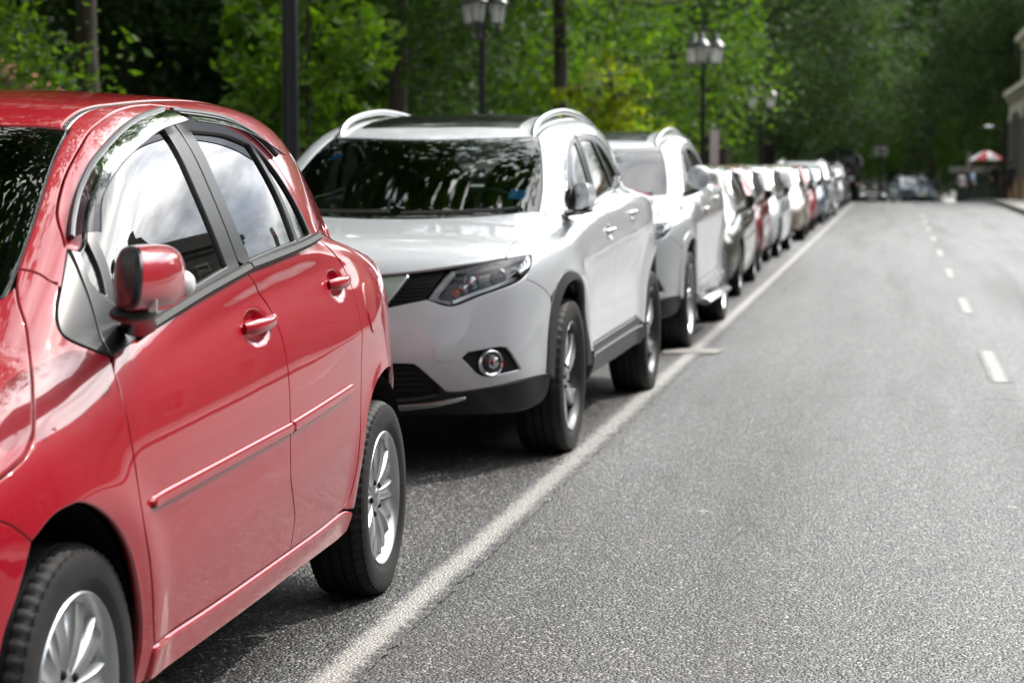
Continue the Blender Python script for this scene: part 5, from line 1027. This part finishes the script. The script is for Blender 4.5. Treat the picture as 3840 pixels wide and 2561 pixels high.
b1 = building('cream_building', 'cream two-storey building with ochre base at the far right of the street', 4.95, 15, 74, 98, 4.7, 'plaster', 1, 3.0, 'ochre')
b = MB(); b.box((.25, 0, 6.0), (9.6, 24, 2.5)); b.obj('upper_storey', M['plaster'], b1, False)
b = MB(); b.box((.25, 0, 7.33), (10.1, 24.5, .2)); b.obj('cornice', M['plaster'], b1, False)
for i in range(8):
    b = MB(); yy = -10.5+3*i; b.box((-4.58, yy, 6.0), (.06, 1.0, 1.7)); wo_ = b.obj('window', M['grey_plaster'], b1, False)
    b = MB(); b.box((-4.61, yy, 6.0), (.04, .8, 1.5)); b.obj('pane', M['glassdark'], wo_, False)
building('townhouse', 'grey townhouse with parapet on the right next to the tiled brown one', 10.2, 20, 40, 56, 7.0, 'grey_plaster', 2, 3.2, None, 'parapet')
building('townhouse', 'brown townhouse with tiled roof on the right, mirrored in the red door', 10.4, 20, 57, 73, 6.2, 'brown_wall', 2, 3.2, None, 'gable')
building('townhouse', 'grey townhouse with ochre base and stepped parapet on the right, mirrored in the front window', 10.0, 20, 20, 39, 8.3, 'grey_plaster', 2, 3.4, 'ochre', 'parapet')
building('townhouse', 'brown townhouse with parapet on the right across from the white crossover', 10.0, 20, 2, 19, 6.6, 'brown_wall', 2, 3.4, None, 'parapet')
building('townhouse', 'grey townhouse with tiled roof on the right behind the camera', 10.0, 20, -17, 1, 6.8, 'grey_plaster', 2, 3.4, None, 'gable')
building('townhouse', 'cream townhouse with parapet on the right farthest behind the camera', 10.0, 20, -37, -18, 6.8, 'plaster', 2, 3.4, None, 'parapet')
# satellite dish and aerial on the grey townhouse
sd_ = empty('satellite_dish', (10.3, 25.2, 9.0), label='round satellite dish on the stepped parapet,  mirrored in the front window', cat='satellite dish')
b = MB(); b.lathe([(0, 0), (.25, .02), (.45, .09), (.46, .10), (.0, .01)], n=20, axis='x'); o = b.obj('dish', M['cladding'], sd_); o.location = (-.2, 0, 1.0)
b = MB(); b.tube([(0, 0, 0), (0, 0, 1.0)], .04); b.tube([(0, 0, .9), (-.7, .1, 1.3)], .02); b.obj('mast', M['cladding'], sd_)
# terracotta-roofed pavilion on the left
pv = empty('park_pavilion', (-21.6, 42, 0), rz=.2, label='low building with a terracotta tiled roof seen through the leaves at the left edge', cat='building')
b = MB(); b.box((0, 0, 1.2), (7, 8, 2.4)); b.obj('wall', M['plaster'], pv, False)
b = MB(); hw, hy = 4.3, 4.9
b.add([(-hw, -hy, 2.3), (hw, -hy, 2.3), (hw, hy, 2.3), (-hw, hy, 2.3), (-1.2, 0, 4.4), (1.2, 0, 4.4)], [(0, 1, 5, 4), (1, 2, 5), (2, 3, 4, 5), (3, 0, 4), (0, 3, 2, 1)]); rf = b.obj('roof', M['tile'], pv, False)
b = MB()
for i in range(26):
    x = -hw+.15+i*(2*hw-.3)/25; tx = max(-1.2, min(1.2, x)); f = 1-max(0, (abs(x)-1.2)/(hw-1.2)); b.tube([(x, -hy-.02, 2.32), (x, -hy+hy*f, 2.32+2.1*f)], .055, n=6)
o = b.obj('tile_ridges', M['tile'], rf); o['kind'] = 'stuff'
# pale kiosk at the road end
ks = empty('kiosk', (5.0, 122, zr(122)), label='pale flat-roofed kiosk beyond the red and white parasol', cat='kiosk')
b = MB(); b.box((0, 0, 2.2), (4.2, 3, .35)); b.obj('roof', M['concrete'], ks, False); b = MB(); b.box((0, .6, 1.0), (3.4, 1.6, 2.1)); b.obj('wall', M['shutter'], ks, False); b = MB(); b.box((-1.0, 0, 2.75), (.3, .3, .9)); b.obj('chimney', M['concrete'], ks, False)
# ================= street lamps =================
M['iron'] = principled('black_cast_iron', (.012, .014, .018), .32, .3); M['opal'] = leaf_mat('frosted_lantern_glass', (.78, .80, .78), (.82, .84, .82), .5)
M['opal'].node_tree.nodes['Mix Shader'].inputs[0].default_value = .8
M['opal'].node_tree.nodes['Vector Math'].inputs[1].default_value = (1, 1, 1)
def lantern(parent, x, y, z, s=1.):
    l = bpy.data.objects.new('lantern', None); link(l, parent); l.location = (x, y, z); l.scale = (s, s, s)
    V = []; n = 6
    for (r, h) in ((.075, -.26), (.12, .0)): V += [(r*math.cos(2*math.pi*k/n), r*math.sin(2*math.pi*k/n), h) for k in range(n)]
    b = MB(); b.add(V, [tuple(range(n))]+[(k, (k+1) % n, n+(k+1) % n, n+k) for k in range(n)]); b.obj('glass', M['opal'], l, False)
    b = MB(); b.lathe([(.145, -.005), (.15, .01), (.10, .075), (.045, .12), (.03, .16), (.045, .18), (.02, .21), (.008, .25)], n=12); b.lathe([(.0, -.30), (.03, -.285), (.085, -.262), (.08, -.25)], n=12)
    for k in range(n): c, s2 = math.cos(2*math.pi*k/n), math.sin(2*math.pi*k/n); b.tube([(.078*c, .078*s2, -.26), (.124*c, .124*s2, .0)], .006, n=5)
    b.obj('lantern_frame', M['iron'], l)
def lamp(name, label, x, y, pole, H, lh, arms, s=1., base=True, group='black lantern lamp posts along the pavement'):
    r_ = empty(name, (x, y, .10 if y < 100 else zr(y)), label=label, cat='street lamp', group=group)
    b = MB(); b.lathe([(pole*2.4, 0), (pole*2.3, .18), (pole*1.7, .28), (pole*1.5, .7), (pole*1.25, .78), (pole*1.05, .9), (pole, 1.0), (pole*.92, H*.8), (pole*.8, H), (0, H)], n=20); b.obj('pole', M['iron'], r_)
    b = MB()
    for z in (H*.74, H*.77, H*.80): b.lathe([(pole*.95, z-.012), (pole*1.22, z-.006), (pole*1.22, z+.006), (pole*.95, z+.012)], n=20)
    b.obj('collar', M['iron'], r_)
    for i in range(arms):
        a = 2*math.pi*i/arms+.45; c, sn = math.cos(a), math.sin(a); R_ = .21*s
        b = MB(); zt = lh+.26*s
        b.tube(crom([(0, 0, lh-.25), (c*R_*.45, sn*R_*.45, lh-.42), (c*R_*.9, sn*R_*.9, lh-.36), (c*R_, sn*R_, lh-.31*s)], 5), .013, n=7); b.tube([(c*R_*.5+.07*math.cos(t)*c, sn*R_*.5+.07*math.cos(t)*sn, lh-.20+.07*math.sin(t)) for t in np.linspace(0, 5.2, 14)], .009, n=6); b.obj('arm', M['iron'], r_)
        lantern(r_, c*R_, sn*R_, lh, s)
    b = MB(); b.lathe([(.03, H), (.055, H+.05), (.02, H+.10), (.06, H+.16), (.02, H+.24), (.05, H+.30), (.015, H+.38), (.04, H+.44), (.004, H+.56)], n=14)
    for k in range(6):
        a = k*math.pi/3
        for zc in (H+.12, H+.30, H+.46): b.tube([(.05*math.cos(a)*(1+.4*math.sin(t)), .05*math.sin(a)*(1+.4*math.sin(t)), zc+.05*math.cos(t)) for t in np.linspace(0, 5, 8)], .007, n=5)
    b.obj('finial', M['iron'], r_)
    return r_
lamp('street_lamp', 'thick dark lamp pole with ringed collars between the red hatchback and the white crossover', -5.45, 18.2, .075, 4.3, 4.2, 4, 1.1)
lamp('street_lamp', 'black lamp post with a cluster of lanterns above the white crossover bonnet', -4.84, 24, .04, 3.0, 3.12, 3, .9)
lamp('street_lamp', 'black lamp post with two white lanterns and an ornate finial above the silver crossover', -3.72, 40, .05, 3.35, 3.50, 3, 1.2)
lamp('street_lamp', 'small distant black lamp post with one white lantern showing, right of the ornate one', -3.25, 50, .05, 2.9, 2.9, 2, 1.1)
lamp('street_lamp', 'far lamp cluster of white globes above the cars at the road end', -.95, 112, .06, 2.6, 2.9, 4, 1.3)
lamp('street_lamp', 'lantern lamp half hidden by foliage behind the yellowing tree', -6.4, 44, .05, 3.1, 3.15, 3)
# banner on the ornate lamp post
bn = empty('sign', (-3.5, 40.0, 1.35), label='narrow pale pink upright sign beside the ornate lamp post', cat='sign', rz=.15)
b = MB(); b.box((0, 0, .33), (.17, .02, .68)); b.obj('panel', principled('pale_pink_sign', (.55, .47, .50), .6), bn, False); b = MB(); b.tube([(0, .02, -1.25), (0, .02, .6)], .02); b.obj('post', M['iron'], bn)
# modern arm lamp by the cream building
ml = empty('arm_street_lamp', (4.5, 93, zr(93)), label='grey curved-arm street lamp in front of the cream building', cat='street lamp')
b = MB(); b.tube(crom([(0, 0, 0), (0, 0, 2.6), (-.1, 0, 3.1), (-.5, 0, 3.3)], 5), .05, n=8); b.obj('pole', M['cladding'], ml); b = MB(); b.ell((-.62, 0, 3.3), (.25, .1, .05)); b.obj('lamp_head', M['satin'], ml)
# parasol
um = empty('parasol', (4.0, 98, zr(98)+.1), label='red and white market parasol on the right pavement', cat='parasol')
mr_ = principled('red_canvas', (.50, .02, .03), .7); mw_ = principled('white_canvas', (.75, .76, .78), .7)
for k in range(8):
    a0, a1 = k*math.pi/4, (k+1)*math.pi/4; V = []
    for i in range(5):
        t = i/4; r = .02+.80*t; z = 2.28-.42*t**1.5
        for a in (a0, (a0+a1)/2, a1): V.append((r*math.cos(a)*(1 if a != (a0+a1)/2 else .96), r*math.sin(a)*(1 if a != (a0+a1)/2 else .96), z))
    F = [(i*3+j, i*3+j+1, i*3+j+4, i*3+j+3) for i in range(4) for j in range(2)]; V2 = [(x, y, z-.01) for x, y, z in V]; b = MB(); b.add(V, F); b.add(V2, [f[::-1] for f in F]); b.obj('canvas_panel', mr_ if k not in (4, 6) else mw_, um)
b = MB(); b.tube([(0, 0, 0), (0, 0, 2.3)], .025); b.obj('pole', M['wood'], um)
# railing on the right
rl = empty('railing', (3.3, 99.5, zr(99)+.12), label='dark railing along the pavement below the parasol', cat='railing')
b = MB(); b.box((0, 0, .95), (2.6, .05, .06)); b.box((0, 0, .12), (2.6, .04, .05)); b.obj('rail', M['iron'], rl, False)
for i in range(14): b = MB(); b.box((-1.3+.2*i, 0, .5), (.035, .035, .95)); b.obj('baluster', M['iron'], rl, False)
# ================= people =================
def person(name, label, x, y, H, top, legs, facing=0., skin=(.35, .2, .13), hair=(.01, .008, .007), arm=.25, step=.12):
    r_ = empty(name, (x, y, zr(y)+(.12 if x > 3.4 else 0)), rz=facing, label=label, cat='person'); s = H/1.75
    me = bpy.data.meshes.new('body')
    V = [(0, 0, .98), (0, 0, 1.18), (0, .01, 1.40), (0, 0, 1.50), (0, -.01, 1.60), (0, -.01, 1.70), (.10, 0, .92), (.10, -step*.4, .50), (.10, step*.5, .09), (.10, -.05+step*.5, .04), (-.10, 0, .92), (-.10, step*.2, .50), (-.10, -step, .09), (-.10, -.16-step*.3, .04), (.19, 0, 1.41), (.25, .03, 1.13), (.24, -arm*.5, .88), (.24, -arm*.7, .80), (-.19, 0, 1.41), (-.25, .03, 1.13), (-.24, -arm, .92), (-.24, -arm*1.3, .86)]
    E = [(0, 1), (1, 2), (2, 3), (3, 4), (4, 5), (0, 6), (6, 7), (7, 8), (8, 9), (0, 10), (10, 11), (11, 12), (12, 13), (2, 14), (14, 15), (15, 16), (16, 17), (2, 18), (18, 19), (19, 20), (20, 21)]
    rad = [.15, .145, .15, .055, .085, .09, .095, .06, .042, .04, .095, .06, .042, .04, .062, .042, .032, .03, .062, .042, .032, .03]
    me.from_pydata([(a*s, b_*s, c*s) for a, b_, c in V], E, []); ob = link(bpy.data.objects.new('body', me), r_)
    sk = ob.modifiers.new('skin', 'SKIN'); ly = me.skin_vertices[0] if me.skin_vertices else None
    if ly is None:
        bmm = bmesh.new(); bmm.from_mesh(me); bmm.verts.layers.skin.verify(); bmm.to_mesh(me); bmm.free(); ly = me.skin_vertices[0]
    for i, q in enumerate(rad): ly.data[i].radius = (q*s*(1.15 if i in (1, 2) else 1), q*s*(.75 if i in (0, 1, 2) else 1)); ly.data[i].use_root = (i == 0)
    ss = ob.modifiers.new('sub', 'SUBSURF'); ss.levels = ss.render_levels = 1
    dg = bpy.context.evaluated_depsgraph_get(); dg.update(); m2 = bpy.data.meshes.new_from_object(ob.evaluated_get(dg)); ob.modifiers.clear(); ob.data = m2; m2.materials.clear()
    for nm, c in (('shirt', top), ('trousers', legs), ('skin', skin)): m2.materials.append(principled(nm, c, .8))
    for p in m2.polygons:
        z = p.center[2]/s; x_ = abs(p.center[0])/s; p.use_smooth = True
        p.material_index = 2 if (z > 1.50 or (x_ > .2 and z < 1.12 and z > .7)) else (0 if z > .95 else 1)
    b = MB(); b.ell((0, .015*s, 1.70*s), (.095*s, .105*s, .10*s), 12, 8); b.obj('hair', principled('hair', hair, .6), r_)
    return r_
person('person', 'person in dark clothes standing by the ochre base of the cream building', 4.55, 88, 1.55, (.03, .035, .04), (.02, .02, .025), 2.6)
person('person', 'person in black walking on the right pavement beside the curved-arm lamp', 4.15, 92.5, 1.6, (.015, .015, .018), (.02, .02, .02), .3)
person('person', 'person in a pale blue shirt near the parasol', 3.55, 103, 1.6, (.35, .45, .65), (.03, .03, .04), 1.2)
person('person', 'person in a white top left of the parasol by the railing', 3.0, 102, 1.55, (.55, .55, .58), (.03, .03, .04), .5)
# ================= the parked cars =================
import time as _t; t0 = _t.time()
h = hatch('hatchback_car', 'shiny red hatchback parked nearest, with smoked rain visors and a folded mirror', 'car', .021); h.location = (-2.3541, 3.676, 0); h.rotation_euler = (0, 0, .0065)
s_ = suv('crossover_car', 'pearl white crossover with grey arch cladding parked right behind the nearest red hatchback', 'car', .036); s_.location = (-2.3514, 9.4297, 0); s_.rotation_euler = (0, 0, -.0197)
s2 = suv('crossover_car', 'silver crossover with side steps and a large open mirror, third car of the row', 'car', .075, hi=False, clad=False, kind='six'); s2.location = (-2.36, 15.05, 0); s2.rotation_euler = (0, 0, -.008)
for o in list(s2.children_recursive):
    if o.type == 'MESH':
        for sl_ in o.material_slots:
            if sl_.material == M['white']: sl_.link = 'OBJECT'; sl_.material = M['silver']
cars2 = [c for c in s2.children if c.name.startswith('door_mirror')]
for c in cars2:
    for ch in list(c.children): bpy.data.objects.remove(ch)
for mm, c in zip((1, -1), cars2):
    b = MB(); n_ = 18; V = []
    b.ell((.91*mm, .22, 1.235), (.088, .055, .088), 18, 12); b.obj('mirror_cap', M['silver'], c)
    b = MB(); b.ell((.91*mm, .255, 1.235), (.075, .04, .075), 16, 8); b.obj('mirror_glass', M['glassdark'], c); b = MB(); b.tube([(.80*mm, .32, 1.11), (.90*mm, .24, 1.14)], .03, flat=.6); b.obj('mirror_foot', M['plastic'], c)
for mm in (1, -1):
    b = MB(); b.tube([(.93*mm, .50, .30), (.95*mm, .58, .315), (.95*mm, 2.05, .315), (.93*mm, 2.14, .30)], .05, n=10, flat=.5); b.obj('side_step', M['silver'], s2); 
    b = MB(); b.box((.84*mm, .8, .30), (.2, .05, .04)); b.box((.84*mm, 1.8, .30), (.2, .05, .04)); b.obj('step_bracket', M['plastic'], s2)
hs = hatch('hatchback_car', 'x', 'car', .07, hi=False)
def recolor(root, a, b_):
    for o in root.children_recursive:
        if o.type == 'MESH':
            for sl_ in o.material_slots:
                if sl_.material == a: sl_.link = 'OBJECT'; sl_.material = b_
first = True
row = [('h', 21.1, 'grey', 's', 'dark grey saloon with pale reflections, fourth car of the row behind the silver crossover', 0),
 ('h', 26.1, 'maroon', 's', 'dark red saloon, fifth car of the row', 0), ('h', 30.4, 'white', 's', 'white saloon with a dark lower bumper, sixth car of the row', 0),
 ('h', 37.3, 'beige', 's', 'champagne saloon, seventh car of the row', 0), ('h', 42.8, 'red', 's', 'bright red saloon, eighth car of the row', 0), ('h', 48.2, 'blue', 's', 'steel blue saloon, ninth car of the row', 0),
 ('s', 54.0, 'silver', 'n', 'silver crossover standing above its neighbours, tenth car of the row', 0), ('h', 60.2, 'grey', 's', 'dark grey saloon, eleventh car of the row', 0),
 ('h', 66.0, 'silver', 's', 'silver saloon, twelfth car of the row', 0), ('s', 72.0, 'dark', 'n', 'black crossover, thirteenth car of the row before the canvas-topped truck', 0),
 ('h', 128, 'beige', 's', 'pale saloon facing the camera at the road end, left of the grey crossover', 1.95), ('h', 118, 'dark', 'n', 'dark green car with a pale roof behind the pale saloon at the road end', 1.0), ('s', 108, 'blue', 'n', 'grey blue crossover standing in the road at the far end', 3.35)]
cs = []
for kd, *_r in row:
    if kd == 'h': cs.append(hs if first else dup(hs)); first = False
    else: cs.append(dup(s2))
for (kd, y, colr, var, lb, dx), c in zip(row, cs):
    recolor(c, M['red'], M[colr]) if kd == 'h' else recolor(c, M['silver'], M[colr])
    if kd == 'h' and c is hs: pass
    c.location = (-2.42+drift(y)+rb.uniform(-.10, .05) if dx == 0 else -2.40+dx, y, zr(y+1.2)); c.rotation_euler = (0, 0, rb.uniform(-.02, .02)+(.22 if dx > 3 else 0)); c['label'] = lb; c['group'] = 'cars parked in line along the left side' if dx == 0 else 'cars at the road end'
    if var == 's':
        c.scale = (1.02, 1.10, .88)
        for w_ in c.children:
            if w_.name.startswith('wheel') and w_.type == 'EMPTY': w_.scale = (1, .88/1.10*1.08, 1.0)
    elif kd == 's': c.scale = (1, 1, .93)
# canvas-topped truck
tk = empty('canvas_truck', (-2.45, 84, zr(85)), label='dark truck with a rounded canvas top at the far end of the parked row', cat='truck')
b = MB(); b.prism([(-.9, .55), (.9, .55), (.95, 1.1), (.93, 1.5), (-.93, 1.5), (-.95, 1.1)], 0, 3.9); b.obj('body', M['dark'], tk, sharp=30)
b = MB(); b.prism([(-.95, 1.45)]+[(.95*math.cos(t), 1.62+.55*math.sin(t)) for t in np.linspace(math.pi, 0, 15)]+[(.95, 1.45)], .9, 4.6); b.obj('canvas_cover', principled('dark_canvas', (.02, .022, .024), .9), tk)
b = MB(); b.prism([(-.85, .6), (.85, .6), (.85, 1.25), (.7, 1.32), (-.7, 1.32), (-.85, 1.25)], -.9, .0); b.obj('bonnet', M['dark'], tk, sharp=30)
b = MB(); b.box((0, .02, 1.62), (1.5, .03, .45)); b.obj('windscreen', M['glassdark'], tk, False)
for x in (-.62, .62): b = MB(); b.ell((x, -.92, .95), (.11, .05, .11)); b.obj('headlight', M['lamp_white'], tk)
for x in (-.85, .85): b = MB(); b.ell((x, -.88, .72), (.05, .04, .05)); b.obj('indicator', M['amber'], tk)
for y in (-.3, 3.1):
    for sg in (1, -1): wheel(tk, .78, y, .40, .40, .24, .21, 'plain', sg, seg=14)
print('cars', _t.time()-t0)
